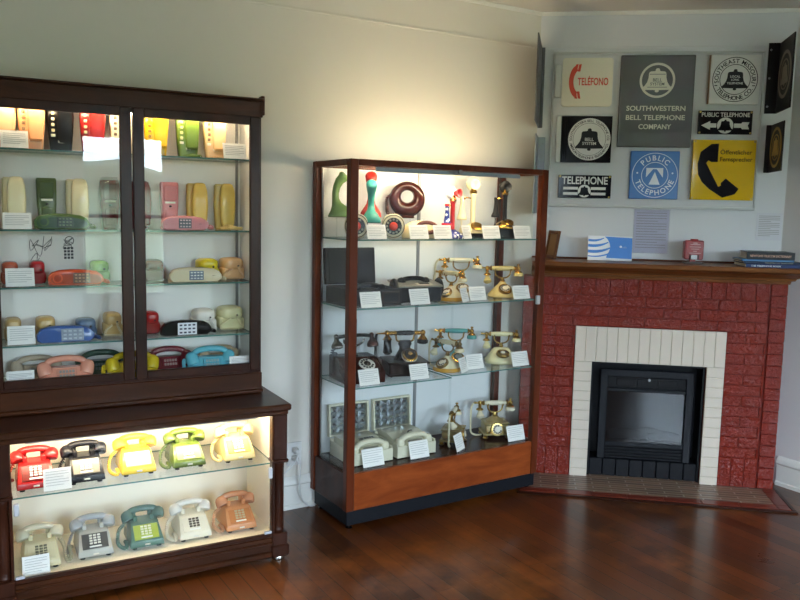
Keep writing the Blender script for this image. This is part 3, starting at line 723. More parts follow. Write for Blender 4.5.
# mantel objects
MZ = 1.3144
s = thing('striped_globe_card', 'blue and white card with striped globe standing on the mantel', 'card', FIR, .353, .06, MZ+.002, 0)
LB_ = plastic('#3f83d6', .4); LW_ = plastic('#eceef2', .4)
T = TR(0, 0, 0) @ RX(-.12)
MB().box(-.128, .128, 0, .012, 0, .145, .001, T).build('card', LW_, s)
def tl(q): return T
k = MB(); pts = [(-.033, .142), (.127, .136), (.127, .012), (-.026, .018)]
arcp = [(-.026+.027*math.sin(PI*i/10), .018+(.124)*i/10) for i in range(1, 10)]
k.prism([(-.033, .142), (.127, .136), (.127, .012), (-.02, .016)]+arcp, -.0012, .0004, T)
def band(z0, z1, x1, zt, zt2):
    n = 8; up_, dn = [], []
    for i in range(n+1):
        f = i/n; x = -.127+(x1+.127)*f; up_.append((x, z1-.006*math.sin(PI*f*.6)+(zt-z1)*f**2.2)); dn.append((x, z0-.008*math.sin(PI*f*.6)+(zt2-z0)*f**2.2))
    k.prism(up_+dn[::-1], -.0012, .0004, T)
band(.113, .126, -.035, .141, .138); band(.080, .096, -.010, .117, .113); band(.045, .062, .000, .085, .078); band(.022, .028, -.008, .05, .043)
k.build('blue_print', LB_, s, 0)
k = MB(); q = MB(); q.disc(.062, .083, .007, -.0022, -.001, 16); k.add(q.v, q.f, T); k.build('small_globe', LW_, s, 0)
k = MB(); k.text('at&t', .016, .083, .081, -.0018, M=T); k.build('lettering', plastic('#9db6d6', .5), s, 0)
# red box
rd = thing('red_metal_box', 'small dark red upright metal box with raised lettering and white tab on the mantel', 'box', FIR, .825, .05, MZ)
RDM = plastic('#8c1c24', .3, bump=.1)
k = MB(); k.box(-.05, .05, -.03, .03, .024, .135, .005); k.box(-.02, .02, -.02, .02, .134, .143, .003); k.box(-.056, -.046, -.034, .03, .03, .13, .003); k.build('body', RDM, rd)
k = MB(); k.box(-.022, .012, -.012, .012, .010, .026, .003); k.build('neck', RDM, rd)
MB().box(-.055, .055, -.03, .03, .0, .008, .003).box(-.03, .02, -.02, .02, .007, .012, .002).build('stand', plastic('#6b625a', .5), rd)
MB().box(-.02, .016, -.035, -.028, .026, .052, .003).build('tab', plastic('#c9cdd2', .35), rd)
for x in (.018, -.028): MB().box(x, x+.007, -.034, -.028, .026, .052).build('slot', plastic('#2a070a', .6), rd)
k = MB()
for z, w_ in ((.118, .024), (.110, .055), (.096, .062), (.084, .045), (.071, .02), (.060, .066)): k.box(.002-w_/2, .002+w_/2, -.0318, -.029, z, z+.004, .0005)
k.build('raised_lettering', plastic('#c79a9a', .4), rd)
# books
def book(label, a, b, z, w, d, h, cover, rot, title=None, tcol='#e8e6e2', ts=.02, block='#cfc9bb', tx=0, tw=None):
    t = thing('book', label, 'book', FIR, a, b, z, rot, 'books stacked on the mantel')
    c = .003
    MB().box(-w/2, w/2, -d/2, -d/2+c, 0, h, .001).box(-w/2, w/2, -d/2+c, d/2, 0, c, .001).box(-w/2, w/2, -d/2+c, d/2, h-c, h, .001).build('cover', cover, t)
    MB().box(-w/2+.004, w/2-.004, -d/2+c, d/2-.005, c, h-c).build('pages', plastic(block, .8), t, 0)
    if title: k = MB(); k.text(title, ts, tx, h/2-.0005, -d/2-.0012, width=tw, bold=.012, depth=.0014); k.build('spine_lettering', plastic(tcol, .5), t, 0)
    return t
book('dark blue book with white spine lettering at the bottom of the mantel stack', 1.232, -.02, MZ, .335, .235, .021, plastic('#182c58', .4), .03, 'THE TELEPHONE BOOK', '#dfe3ea', .012, tx=-.06, tw=.16)
book('thin navy book second from the bottom of the mantel stack', 1.215, -.015, MZ+.0212, .31, .22, .012, plastic('#1d2a44', .4), .01, 'THE STORY OF TELEPHONY', '#b8b49a', .006, tx=.03, tw=.15)
book('thin lighter blue book just under the top book of the mantel stack', 1.19, -.01, MZ+.0334, .275, .215, .010, plastic('#2c6a9c', .4), .0, None)
book('topmost thick book with dark spine and pinkish lettering on the mantel stack', 1.205, -.03, MZ+.0436, .25, .18, .042, plastic('#15161c', .35), -.03, "NEWTON'S TELECOM DICTIONARY", '#d6a48c', .017, '#b9b4a8', tw=.215)
# leaning frame
t = thing('picture_frame', 'small brown wooden picture frame leaning on the mantel behind the display case', 'picture frame', FIR, .0, .10, MZ+.003, -1.15)
T = RX(-.16)
k = MB()
for x0, x1, z0, z1 in ((-.07, -.05, 0, .17), (.05, .07, 0, .17), (-.05, .05, 0, .02), (-.05, .05, .15, .17)): k.box(x0, x1, 0, .014, z0, z1, .002, T)
k.build('frame', wood('small_frame', '#4a2a12', '#6f431f', (6, 6, 6), .4), t)
MB().box(-.05, .05, .006, .010, .02, .15, 0, T).build('backing', plastic('#7a5a36', .7), t, 0)
# ------------------------------------------------------------------ outlet and cords on the left wall
t = thing('wall_outlet', 'white wall outlet plate low on the wall between cabinet and display case', 'outlet', LW, -.052, -.0005, .235)
MB().box(-.042, .042, -.006, 0, 0, .125, .002).build('plate', plastic('#e4e4e2', .35), t)
for z in (.04, .085): MB().box(-.016, .016, -.009, -.005, z-.015, z+.015, .004).build('socket', plastic('#d8d8d6', .4), t)
CORDW = plastic('#d6d6d4', .45)
t = thing('power_cord', 'white power cord from the upper socket down to the dark floor counter', 'cord', LW, -.052, 0, .235)
MB().sup([(0, .016, .016), (.02, .016, .016), (.035, .008, .008)], TR(0, -.0095, .085) @ RX(PI/2), 16).build('plug', CORDW, t)
MB().tube(catmull([(0, -.044, .083), (-.005, -.06, .06), (-.05, -.055, 0), (-.12, -.05, -.04), (-.20, -.045, -.055)], 6), .0035, 6).build('cable', CORDW, t)
t = thing('power_cord', 'white power cord from the lower socket down to the floor by the display case', 'cord', LW, -.052, 0, .235)
MB().sup([(0, .016, .016), (.02, .016, .016), (.035, .008, .008)], TR(0, -.0095, .04) @ RX(PI/2), 16).build('plug', CORDW, t)
MB().tube(catmull([(0, -.044, .04), (.012, -.058, .01), (.012, -.05, -.10), (.025, -.042, -.17), (.06, -.035, -.216), (.085, -.034, -.2305), (.11, -.034, -.2310)], 6), .0035, 6).build('cable', CORDW, t)
# ------------------------------------------------------------------ telephones
def curly(t, P, mat, R=.006, r=.0024, pitch=.0078): return coil(P, R, r, pitch).build('cord', mat, t)
KEYW = '#efece0'
CARDG = 'caption cards in the cases'
def card(label, fr, a, b, z, w=.104, h=.072, rot=0, lean=.30):
    t = thing('caption_card', label, 'card', fr, a, b, z+.0008, rot, CARDG)
    T = RX(-lean)
    MB().box(-w/2, w/2, 0, .0022, .001, h, 0, T).build('card', plastic('#f1efea', .6, var=.02), t, 0)
    k = MB(); n = 6
    for i in range(n):
        z_ = h-.014-i*(h-.024)/n; k.box(-w/2+.009, w/2-.009-(.02 if i in (2, 5) else 0), -.0006, .0002, z_, z_+.0022, 0, T)
    k.build('printed_lines', plastic('#b9b7b5', .8), t, 0)
    MB().box(-w/2+.004, w/2-.004, -.008, .016, 0, .0012).build('stand', glass('card_stand', (.93, .95, .97, 1), .03, .05), t, 0)
    return t
def keypad(t, M, w, h, n=(3, 4), mat=None, kd=.003, gap=.25):
    k = MB(); cw, ch = w/n[0], h/n[1]
    for i in range(n[0]):
        for j in range(n[1]):
            x = -w/2+(i+.5)*cw; y = -h/2+(j+.5)*ch
            k.box(x-cw*(1-gap)/2, x+cw*(1-gap)/2, y-ch*(1-gap*1.5)/2, y+ch*(1-gap*1.5)/2, -.001, kd, .001, M)
    return k.build('keypad', mat, t)
def planeM(o, xd, yd):
    xd = Vector(xd).normalized(); yd = Vector(yd).normalized(); zd = xd.cross(yd)
    M = Matrix((xd, yd, zd)).transposed().to_4x4(); M.translation = Vector(o); return M
def handset_x(t, mat, zc, half=.088, y=0, cup=.029, arch=.026, tilt=.6, hr=.0125, cl=.038):
    k = MB(); pts = [(-half, y, zc), (-half*.72, y, zc+arch*.72), (-half*.36, y, zc+arch*.97), (0, y, zc+arch*1.02), (half*.36, y, zc+arch*.97), (half*.72, y, zc+arch*.72), (half, y, zc)]
    k.tube(catmull(pts, 4), [(hr*1.15, hr)]*25, 12)
    for s in (-1, 1):
        M = TR(s*half, y, zc+.010) @ RZ(0) @ RX(-tilt) @ RY(PI+s*.25)
        k.lathe([(cup*.35, -.012), (cup*.72, -.006), (cup*.92, .004), (cup, cl*.5), (cup*1.02, cl*.8), (cup*.95, cl*.95), (cup*.6, cl), (.001, cl*.97)], M, 20)
    return k.build('handset', mat, t, 50)
def desk_phone(label, fr, a, b, z, body, face=None, keys=KEYW, hand=None, cord=None, cordpath=0, coilr=.006, keypad_dark=None, sc=.93, rot=0):
    t = thing('desk_telephone', label, 'telephone', fr, a, b, z, rot, 'push button desk telephones in the floor counter'); t.scale = (sc, sc, sc)
    bm_ = plastic(body, .25); fm = plastic(face or body, .3); hm_ = plastic(hand or body, .2)
    prof = [(-.098, .010, .076), (-.104, .016, .077), (-.100, .040, .073), (-.036, .100, .064), (-.022, .104, .062), (.055, .107, .062), (.085, .085, .066), (.10, .04, .074), (.10, .010, .076)]
    k = MB(); n = len(prof)
    vs = [(-w_, y, z_) for y, z_, w_ in prof]+[(w_, y, z_) for y, z_, w_ in prof]
    k.add(vs, [list(range(n)), [n+i for i in range(n)][::-1]]+[(i, (i+1) % n, n+(i+1) % n, n+i) for i in range(n)])
    k.build('body', bm_, t, 35, .004)
    M = planeM((0, -.0685, .0715), (1, 0, 0), (0, .064, .060))
    MB().box(-.0555, .0555, -.037, .037, -.002, .0025, .0015, M).build('faceplate', fm, t)
    if keypad_dark: MB().box(-.030, .030, -.020, .034, .002, .0032, .001, M).build('keypad_panel', plastic(keypad_dark, .35), t)
    keypad(t, M @ TR(0, .007, .0025), .052, .05, (3, 4), plastic(keys, .35), .0042)
    MB().box(-.026, .026, -.031, -.023, .002, .0036, .0008, M).build('number_strip', plastic('#f0eee6', .5), t)
    k = MB()
    for s in (-1, 1):
        k.box(s*.038-.010, s*.038+.010, -.008, .012, .100, .128, .004); k.box(s*.038-.010, s*.038+.010, .040, .058, .100, .132, .004)
    k.build('cradle', bm_, t)
    handset_x(t, hm_, .127, .074, .024, .030, hr=.0145)
    MB().box(-.012, .012, -.1062, -.103, .021, .028, .001).build('badge', plastic('#d9d5c8', .4), t)
    for s in (-1, 1):
        MB().cyl((s*.055, -.08, .0), (s*.055, -.08, .012), .011, seg=12).build('foot', plastic('#1a1a1a', .6), t)
    MB().cyl((-.055, .08, .0), (-.055, .08, .012), .011).build('foot', plastic('#1a1a1a', .6), t); MB().cyl((.055, .08, .0), (.055, .08, .012), .011).build('foot', plastic('#1a1a1a', .6), t)
    cm = plastic(cord or body, .4); h0 = coilr+.0085
    P = [(-.080, .015, .095), (-.112, -.01, .075), (-.122, -.03, .03), (-.112, -.065, h0), (-.092, -.085, h0), (-.086, -.05, h0+.006), (-.084, .0, .012)] if cordpath == 0 else \
        [(.080, .015, .09), (.098, -.015, .06), (.102, -.05, h0), (.118, -.07, h0), (.124, -.03, .03), (.118, .0, .055)] if cordpath == 1 else \
        [(-.080, .015, .095), (-.100, .0, .065), (-.110, -.01, h0), (-.10, .03, h0), (-.085, .05, h0)]
    curly(t, P, cm, coilr, .0026, .0085)
    return t
LZ = .4438
desk_phone('bright red push button desk phone, left end of the lit upper shelf', CAB, -.978, -.045, LZ, '#b01c1c', '#5f100e', cordpath=2)
desk_phone('black push button desk phone with grey faceplate on the lit shelf', CAB, -.788, -.045, LZ, '#17171b', '#6f6a60', cordpath=2)
desk_phone('bright yellow push button desk phone on the lit shelf', CAB, -.578, -.03, LZ, '#f0c628', '#f3e6a0')
desk_phone('olive green push button desk phone with pale faceplate on the lit shelf', CAB, -.364, -.03, LZ, '#586a28', '#98a262')
desk_phone('cream yellow push button desk phone, right end of the lit upper shelf', CAB, -.137, -.03, LZ, '#eed592', '#cf9c48', keypad_dark='#8a6a34')
FZ = .1075
desk_phone('beige push button desk phone with tan cord, left end of the counter floor', CAB, -.966, -.04, FZ, '#cfc7a4', None, '#6d6a58', '#cdc8b0', '#a39e84', 1, .007)
desk_phone('light grey push button desk phone with charcoal faceplate on the counter floor', CAB, -.757, -.02, FZ, '#b3b3ab', '#4a4a48', '#eeeade', '#a9acae', '#8f9294', 2)
desk_phone('dark sea green push button desk phone with lime faceplate on the counter floor', CAB, -.546, -.015, FZ, '#4f7263', '#a3b33a', '#f0ecd0', '#48695f', '#5a7a6a', 0, .007)
desk_phone('ivory white push button desk phone with dark keypad on the counter floor', CAB, -.338, -.02, FZ, '#e9e1cc', None, '#55483a', '#e6e2da', '#ddd6c2', 0, .007)
desk_phone('tan brown push button desk phone, right end of the counter floor', CAB, -.126, -.015, FZ, '#cf8f62', '#bf7a48', '#b9b08f', '#c58a68', '#cf9d78', 0, .007)
card('white caption card in front of the red desk phone', CAB, -.902, -.165, LZ, .104, .088)
card('white caption card in front of the beige desk phone on the counter floor', CAB, -.991, -.185, FZ, .10, .083)
# ---- upright slim telephones
def slim_front(label, a, b, z, col, keys, w=.104, h=.177, cord=False):
    """wall style slim telephone standing up, handset beside a rest with a column of keys"""
    t = thing('slim_telephone', label, 'telephone', CAB, a, b, z, 0, 'slim telephones standing on the top shelf')
    m_ = plastic(col, .2)
    MB().sup([(0, w*.36, .016, 0, .008), (.006, w*.40, .022, 0, .008), (h*.5, w*.47, .024, 0, .008), (h-.03, w*.5, .022, 0, .008), (h-.004, w*.48, .018, 0, .008), (h, w*.42, .01, 0, .008)], None, 28, 5).build('base', m_, t)
    x0 = w*.14
    MB().sup([(.035, w*.2, .008, x0, -.016), (.045, w*.25, .016, x0, -.018), (h*.55, w*.29, .014, x0, -.015), (h-.012, w*.30, .02, x0, -.018), (h-.002, w*.26, .012, x0, -.014)], None, 24, 4).build('handset', m_, t)
    k = MB()
    for i in range(4): k.box(-w*.30-.006, -w*.30+.007, -.0195, -.014, h*.44+i*.023, h*.44+i*.023+.013, .002)
    k.build('keypad', plastic(keys, .3), t)
    MB().box(-w*.30-.008, -w*.30+.009, -.0175, -.013, h*.33, h*.33+.011, .001).build('number_strip', plastic('#e9e4d0', .5), t)
    MB().ring(0, .03, .026, .03, -.0165, -.012, 20, PI, 2*PI).build('finger_rest', m_, t)
    MB().box(-.012, .012, -.0168, -.012, .034, .046, .002).build('latch', plastic('#e9e4d0', .4), t)
    if cord: curly(t, [(-.02, -.03, .008), (.0, -.04, .008), (.03, -.038, .008), (.05, -.03, .008)], m_, .005)
    return t
AZ = 1.8028
S_A = (('peach slim phone at the far left of the top shelf, half behind its caption card', -1.046, '#e3b98a', '#5b4a3a'),
       ('salmon peach slim phone on the top shelf, left of the black one', -.938, '#e9a874', '#8a6a4c'),
       ('black slim phone with pale keys standing on the top shelf', -.828, '#0b0b0d', '#d8c9a2'),
       ('dark red slim phone standing on the top shelf', -.702, '#a01f1b', '#d8c29a'),
       ('cream slim phone on the top shelf by the centre door stile', -.582, '#efe2c4', '#6e6250'),
       ('golden yellow slim phone standing on the top shelf', -.439, '#e6b81e', '#8c6a1e'),
       ('moss green slim phone standing on the top shelf', -.302, '#5f7a2c', '#c3c48a'),
       ('light peach slim phone standing at the right of the top shelf', -.179, '#f0c690', '#7c6448'))
for l_, a_, c_, kc in S_A: slim_front(l_, a_, .12, AZ, c_, kc, cord=l_.startswith(('moss', 'light')))
card('caption card in front of the leftmost peach phone on the top shelf', CAB, -1.007, .034, AZ, .10, .073)
card('caption card beside the light peach phone at the right of the top shelf', CAB, -.110, .034, AZ, .105, .073)
def slim_up(label, a, b, z, col, w=.078, h=.212, kind='handset', rot=0, wrap=False):
    t = thing('slim_telephone', label, 'telephone', CAB, a, b, z, rot, 'slim telephones standing on the second shelf')
    m_ = plastic(col, .2)
    if kind == 'handset':
        MB().sup([(0, w*.38, .012, -.004, .012), (.006, w*.43, .02, -.004, .012), (h*.5, w*.49, .021, -.004, .012), (h-.008, w*.46, .019, -.004, .012), (h-.001, w*.38, .012, -.004, .012)], None, 26, 4).build('base', m_, t)
        x0 = w*.07
        MB().sup([(.012, w*.24, .009, x0, -.018), (.02, w*.32, .017, x0, -.022), (h*.3, w*.38, .016, x0, -.024), (h*.55, w*.40, .016, x0, -.026), (h*.85, w*.37, .018, x0, -.022), (h-.004, w*.28, .012, x0, -.018), (h+.002, w*.16, .005, x0, -.016)], None, 26, 4).build('handset', m_, t)
        MB().box(x0-.008, x0+.008, -.041, -.036, .02, .026, .001).build('latch', m_, t)
    else:
        MB().sup([(0, w*.34, .012), (.006, w*.39, .02), (h*.5, w*.48, .022), (h-.01, w*.5, .022), (h, w*.46, .016)], None, 26, 6).build('base', m_, t)
        MB().box(-w*.36, w*.36, -.027, -.018, h*.60, h*.93, .008).build('receiver_rest', plastic(col, .12, var=.25), t)
        MB().box(-w*.28, w*.28, -.025, -.019, h*.55, h*.59, .001).build('number_strip', plastic('#e6e4cf', .5), t)
        MB().box(-w*.28, w*.28, -.026, -.018, h*.08, h*.42, .006).build('lower_rest', m_, t)
        MB().box(-.005, .005, -.030, -.02, h*.47, h*.51, .002).build('latch', plastic('#2a2422', .4), t)
    if wrap:
        g_ = glass('plastic_wrap', (.95, .96, .97, 1), .12, .12)
        k = MB(); random.seed(5)
        k.sup([(.0, .034, .03), (.05, .046, .052), (.1, .041, .047), (.15, .048, .053), (.20, .042, .046), (.225, .034, .03)], None, 9, 2.2); k.build('clear_wrapper', g_, t, 0)
    return t
BZ = 1.4808
for l_, a_, c_, kd, wr_ in (('ivory slim phone at the left end of the second shelf, behind its card', -1.007, '#e7dfb6', 'handset', False),
        ('olive green open phone rest with empty cradle, standing on the second shelf', -.885, '#4d5f33', 'base', False),
        ('cream slim phone on the second shelf, right of the olive green rest', -.762, '#eddfb2', 'handset', False),
        ('maroon phone rest wrapped in clear plastic on the second shelf', -.631, '#6f2b2c', 'base', True),
        ('maroon slim phone half hidden by the centre stile on the second shelf', -.500, '#6a2830', 'handset', False),
        ('pink open phone rest standing behind the pink phone on the second shelf', -.374, '#dd8b8c', 'base', False),
        ('harvest yellow slim phone, left of two alike on the second shelf', -.247, '#d9b85a', 'handset', False),
        ('harvest yellow slim phone with loose cord at right end of the second shelf', -.118, '#d3b860', 'handset', False)):
    slim_up(l_, a_, .18, BZ, c_, .08 if kd == 'base' else .09, .212, kd, 0, wr_)
t = tag(coil([(-.03, -.09, .009), (.0, -.105, .009), (.035, -.1, .009), (.065, -.095, .009), (.05, -.08, .009), (.0, -.088, .02), (-.01, -.06, .009)], .006).build('phone_cord', plastic('#dcc27a', .4)), 'loose yellow coiled cord on the second shelf before the right yellow phone', 'cord')
at(t, CAB, -.135, .17, BZ)
# ---- slim telephones lying on their side, dial towards the viewer
def slim_lying(label, a, b, z, col, panel, keys, kx=.008, kw=.062, kh=.036, w=.215, h=.066, basecol=None, rot=0, panelsize=None, cordside=1, inner=None, hasbase=True):
    t = thing('slim_telephone', label, 'telephone', CAB, a, b, z, rot, 'slim telephones lying with the dial in view')
    m_ = plastic(col, .18); L = w/2
    def outline(d):
        return [(-L+.012+d, .004), (-L+d*.6, .018), (-L+d*.5, .036), (-L+.016+d, h-.012), (-L+.045, h-.003-d), (-.02, h-d), (.03, h-.002-d), (L-.035, h-.008-d), (L-.014-d*.6, h-.019), (L-.003-d*.5, h*.52), (L-d*.5, h*.33), (L-.006-d*.6, .012), (L-.018-d, .004)]
    k = MB(); k.loft([[(x, y, zz+.0008) for x, zz in outline(d)] for y, d in ((-.022, .007), (-.0185, .002), (-.012, 0), (.012, 0), (.020, .006))]); k.build('handset', m_, t, 40)
    if inner:
        q = [(x*.93, zz*.80+.005) for x, zz in outline(.008)]
        MB().prism(q, -.0232, -.021).build('inner_face', plastic(inner, .2), t, 0)
    y0 = -.0235 if inner else -.0225
    MB().box(kx-kw/2, kx+kw/2, y0-.0008, y0+.003, h*.48-kh/2, h*.48+kh/2, .001).build('dial_panel', plastic(panel, .3), t)
    M = planeM((kx, y0-.0008, h*.48), (1, 0, 0), (0, 0, 1))
    keypad(t, M, kw*.9, kh*.92, (4, 3), plastic(keys, .3), .0022, .38)
    k = MB(); k.ring(-L+.036, h*.48, .014, .020, y0-.0006, y0+.002, 28); k.build('earpiece_ring', m_, t)
    k = MB()
    for i in range(3): k.cyl((L-.035+.005*i-.01, y0+.001, h*.45), (L-.035+.005*i-.01, y0-.0003, h*.45), .0015, seg=6)
    k.build('mouthpiece_holes', plastic('#2b2622', .6), t)
    if hasbase: MB().sup([(.0006, L*.93, .011, 0, .035), (.008, L*.97, .0125, 0, .035), (h*.55, L*.9, .0115, 0, .035), (h*.82, L*.8, .008, 0, .035)], None, 30, 5).build('base', plastic(basecol or col, .22), t)
    curly(t, [(cordside*(L-.002), 0, .022), (cordside*(L+.014), .0, .018), (cordside*(L+.022), .012, .009), (cordside*(L+.012), .03, .010), (cordside*(L+.006), .04, .012)], m_, .0045, .002)
    return t
slim_lying('dark green slim phone lying on the second shelf with dial showing', -.839, .048, BZ, '#4f6a35', '#33473d', '#94a584', .01, .06, .042, inner='#2e4a38')
slim_lying('pink slim phone lying on the second shelf with grey keypad', -.335, .048, BZ, '#e08f93', '#5d5f66', '#e6c5c8', -.004, .056, .044, .208, .064)
CZ = 1.2478
slim_lying('orange red slim phone lying on the third shelf', -.791, .048, CZ, '#d8502a', '#6c4a38', '#c99a76', .02, .066, .044, .218, .068, inner='#a2371d')
slim_lying('cream slim phone lying on the third shelf with grey keypad', -.291, .048, CZ, '#dccdaa', '#6c7b8d', '#e9e9e4', .0, .064, .042, .235, .068)
DZ = 1.0088
slim_lying('blue slim phone lying on the fourth shelf with grey dial panel', -.836, .048, DZ, '#3d5f9f', '#97a0ae', '#c5ccd6', .024, .088, .052, .226, .072)
slim_lying('black slim phone with bright white keypad lying on the fourth shelf', -.334, .048, DZ, '#111513', '#eef0f6', '#3a3550', .0, .085, .054, .224, .07)
card('caption card at the left end of the second shelf, before the ivory phone', CAB, -1.007, .035, BZ, .106, .069)
card('caption card at the left end of the third shelf beside the dark red phone', CAB, -1.003, .04, CZ, .107, .077)
card('caption card at the left end of the fourth shelf before the tan phones', CAB, -1.005, .04, DZ, .104, .078)
# ---- slim telephones seen end on
def slim_end(label, a, b, z, col, w=.092, h=.098, cord=None, rot=0, L=.10, loose=False):
    t = thing('slim_telephone', label, 'telephone', CAB, a, b, z, rot, 'slim telephones standing end on at the back')
    m_ = plastic(col, .22); M = RX(PI/2)
    k = MB(); st = []
    for y, s in ((-L/2, .80), (-L/2+.008, .95), (0, 1.0), (L/2-.008, .93), (L/2, .8)): st.append((-y, w/2*s, h*.30*s, 0, h*.30))
    k.sup(st, M, 26, 4); k.build('base', m_, t)
    k = MB(); st = []
    for y, s in ((-L/2-.010, .55), (-L/2-.004, .78), (-L/2+.012, .93), (0, 1.0), (L/2-.015, .93), (L/2-.005, .6)): st.append((-y, w*.46*s, h*.29*s, 0, h*.70))
    k.sup(st, M, 26, 3.2); k.build('handset', m_, t)
    MB().cyl((w*.16, -L/2-.0085, h*.62), (w*.16, -L/2-.012, h*.62), .005).build('cord_jack', plastic('#241f1c', .5), t)
    if cord:
        y = -L/2-.013
        P = [(w*.16, y+.004, h*.62), (w*.2, y-.008, h*.40), (w*.36, y-.01, h*.12), (w*.2, y-.006, .010), (-w*.2, y-.006, .010), (-w*.46, y-.008, .012), (-w*.40, y+.002, h*.30), (-w*.1, y-.004, h*.52)]
        curly(t, P, plastic(cord, .4), .0045, .002)
    return t
for l_, a_, z_, c_, kw_ in (
    ('brown red slim phone end on at the left end of the third shelf', -1.035, CZ, '#a04a30', dict(w=.07)),
    ('dark red slim phone end on, just right of the third shelf caption card', -.931, CZ, '#9c1a22', dict(w=.066, h=.1)),
    ('green slim phone end on behind the orange red phone', -.683, CZ, '#6aa04a', dict(w=.085)),
    ('maroon slim phone end on beside the centre stile on the third shelf', -.455, CZ, '#5c1f22', dict(w=.10, h=.1)),
    ('bright yellow slim phone end on behind the cream lying phone', -.208, CZ, '#d7c125', dict(w=.105, h=.102)),
    ('peach slim phone with coiled cord at the right end of the third shelf', -.092, CZ, '#dfb07c', dict(w=.112, h=.105, cord='#e2b98c')),
    ('tan slim phone end on at the far left of the fourth shelf', -1.03, DZ, '#c9ab72', dict(w=.07, h=.1)),
    ('tan slim phone end on behind the blue lying phone', -.905, DZ, '#c9a767', dict(w=.085, h=.1)),
    ('blue slim phone base end on behind the right end of the blue phone', -.744, DZ, '#56708f', dict(w=.09, h=.085)),
    ('cream slim phone with tangled cord near the centre stile on the fourth shelf', -.633, DZ, '#d3b377', dict(w=.082, h=.106, cord='#e8dcb8')),
    ('red slim phone end on right of the centre stile on the fourth shelf', -.472, DZ, '#a81e1e', dict(w=.085, h=.105)),
    ('white slim phone end on behind the black lying phone', -.224, DZ, '#ece7dc', dict(w=.112, h=.105, cord='#e9e5dc')),
    ('pale cream slim phone with cord at the right end of the fourth shelf', -.10, DZ, '#e6dfae', dict(w=.125, h=.115, cord='#e3d8ac'))):
    slim_end(l_, a_, .179 if l_.startswith('white') else .172, z_, c_, **kw_)
# ---- oval telephones on the cabinet floor
def oval_phone(label, a, b, z, col, keys='#8f8d88', w=.2, rot=0, cord=None, cordmat=None):
    t = thing('oval_telephone', label, 'telephone', CAB, a, b, z, rot, 'oval telephones on the cabinet floor')
    m_ = plastic(col, .18); s = w/.2; t.scale = (s, s*.9, s)
    MB().sup([(0, .094, .050), (.006, .099, .054), (.018, .096, .051), (.034, .076, .040), (.05, .064, .031), (.056, .058, .026)], None, 36, 2.4).build('base', m_, t)
    M = planeM((0, -.0445, .034), (1, 0, 0), (0, .018, .032))
    MB().box(-.035, .035, -.02, .02, -.006, .004, .002, M).build('dial_panel', plastic(col, .12, var=.3), t)
    keypad(t, M @ TR(0, 0, .004), .056, .034, (5, 2), plastic(keys, .3), .003)
    handset_x(t, m_, .056, .080, -.006, .0265, .032, .35, .0125, .044)
    if cord: curly(t, [(cord*.082, -.03, .012), (cord*.10, -.052, .008), (cord*.112, -.03, .02), (cord*.108, -.005, .045), (cord*.098, .0, .03)], plastic(cordmat or col, .35), .006, .0026)
    return t
EZ = .839
oval_phone('grey beige oval phone at the back left of the cabinet floor', -.945, .183, EZ, '#b7a892', w=.2)
oval_phone('salmon pink oval phone at the front of the cabinet floor', -.838, .072, EZ, '#e09a82', w=.222)
oval_phone('dark green oval phone at the back beside the salmon one', -.682, .179, EZ, '#27443a', keys='#56686a', w=.215)
oval_phone('yellow oval phone behind the centre door stile on the cabinet floor', -.566, .072, EZ, '#c9b01e', w=.222, cord=-1)
oval_phone('maroon oval phone at the back of the cabinet floor', -.389, .165, EZ, '#6a1f2c', keys='#8d7c7c', w=.212)
oval_phone('light turquoise oval phone with curly cord on the cabinet floor', -.219, .081, EZ, '#62b3c4', keys='#93a9aa', w=.222, cord=-1)
oval_phone('beige oval phone at the back right of the cabinet floor', -.148, .185, EZ, '#c6b394', w=.188)
card('caption card at the left end of the cabinet floor before the beige phone', CAB, -1.014, .035, EZ, .105, .062)
card('caption card at the right end of the cabinet floor before the turquoise phone', CAB, -.092, .020, EZ, .10, .062, 0, .12)
# poster on the back of the cabinet
t = thing('line_drawing_print', 'black and white print of line drawings pinned behind the third shelf', 'print', CAB, -.849, CD-.0126, 1.262)
MB().box(-.11, .11, -.002, 0, 0, .20).build('sheet', plastic('#e6e3dc', .7), t, 0)
k = MB(); random.seed(11)
for cx, cz, s_ in ((-.075, .14, .03), (-.075, .08, .028), (-.035, .15, .02), (.05, .16, .022)):
    P = [(cx+random.uniform(-s_, s_), -.0025, cz+random.uniform(-s_*1.6, s_*1.6)) for _ in range(9)]
    k.tube(catmull(P, 4), .0012, 4)
k.ring(.055, .165, .016, .019, -.003, -.0018, 24)
k.build('line_drawing', plastic('#2c2b2c', .7), t, 0)
k = MB()
for i in range(3):
    for j in range(4): k.box(.032+i*.014, .042+i*.014, -.003, -.0018, .085+j*.014, .095+j*.014)
k.build('keypad_drawing', plastic('#39393b', .7), t, 0)
# ------------------------------------------------------------------ glass display case contents
V1, V2, V3L, V3R, V4 = 1.4440, 1.1065, .7128, .7228, .2883
def vt(name, label, cat, a, b, z, rot=0, group=None): return thing(name, label, cat, VIT, a, b, z, rot, group)
def vcard(label, a, z, w=.118, h=.074, b=.055, rot=0, lean=.30): return card(label, VIT, a, b, z, w, h, rot, lean)
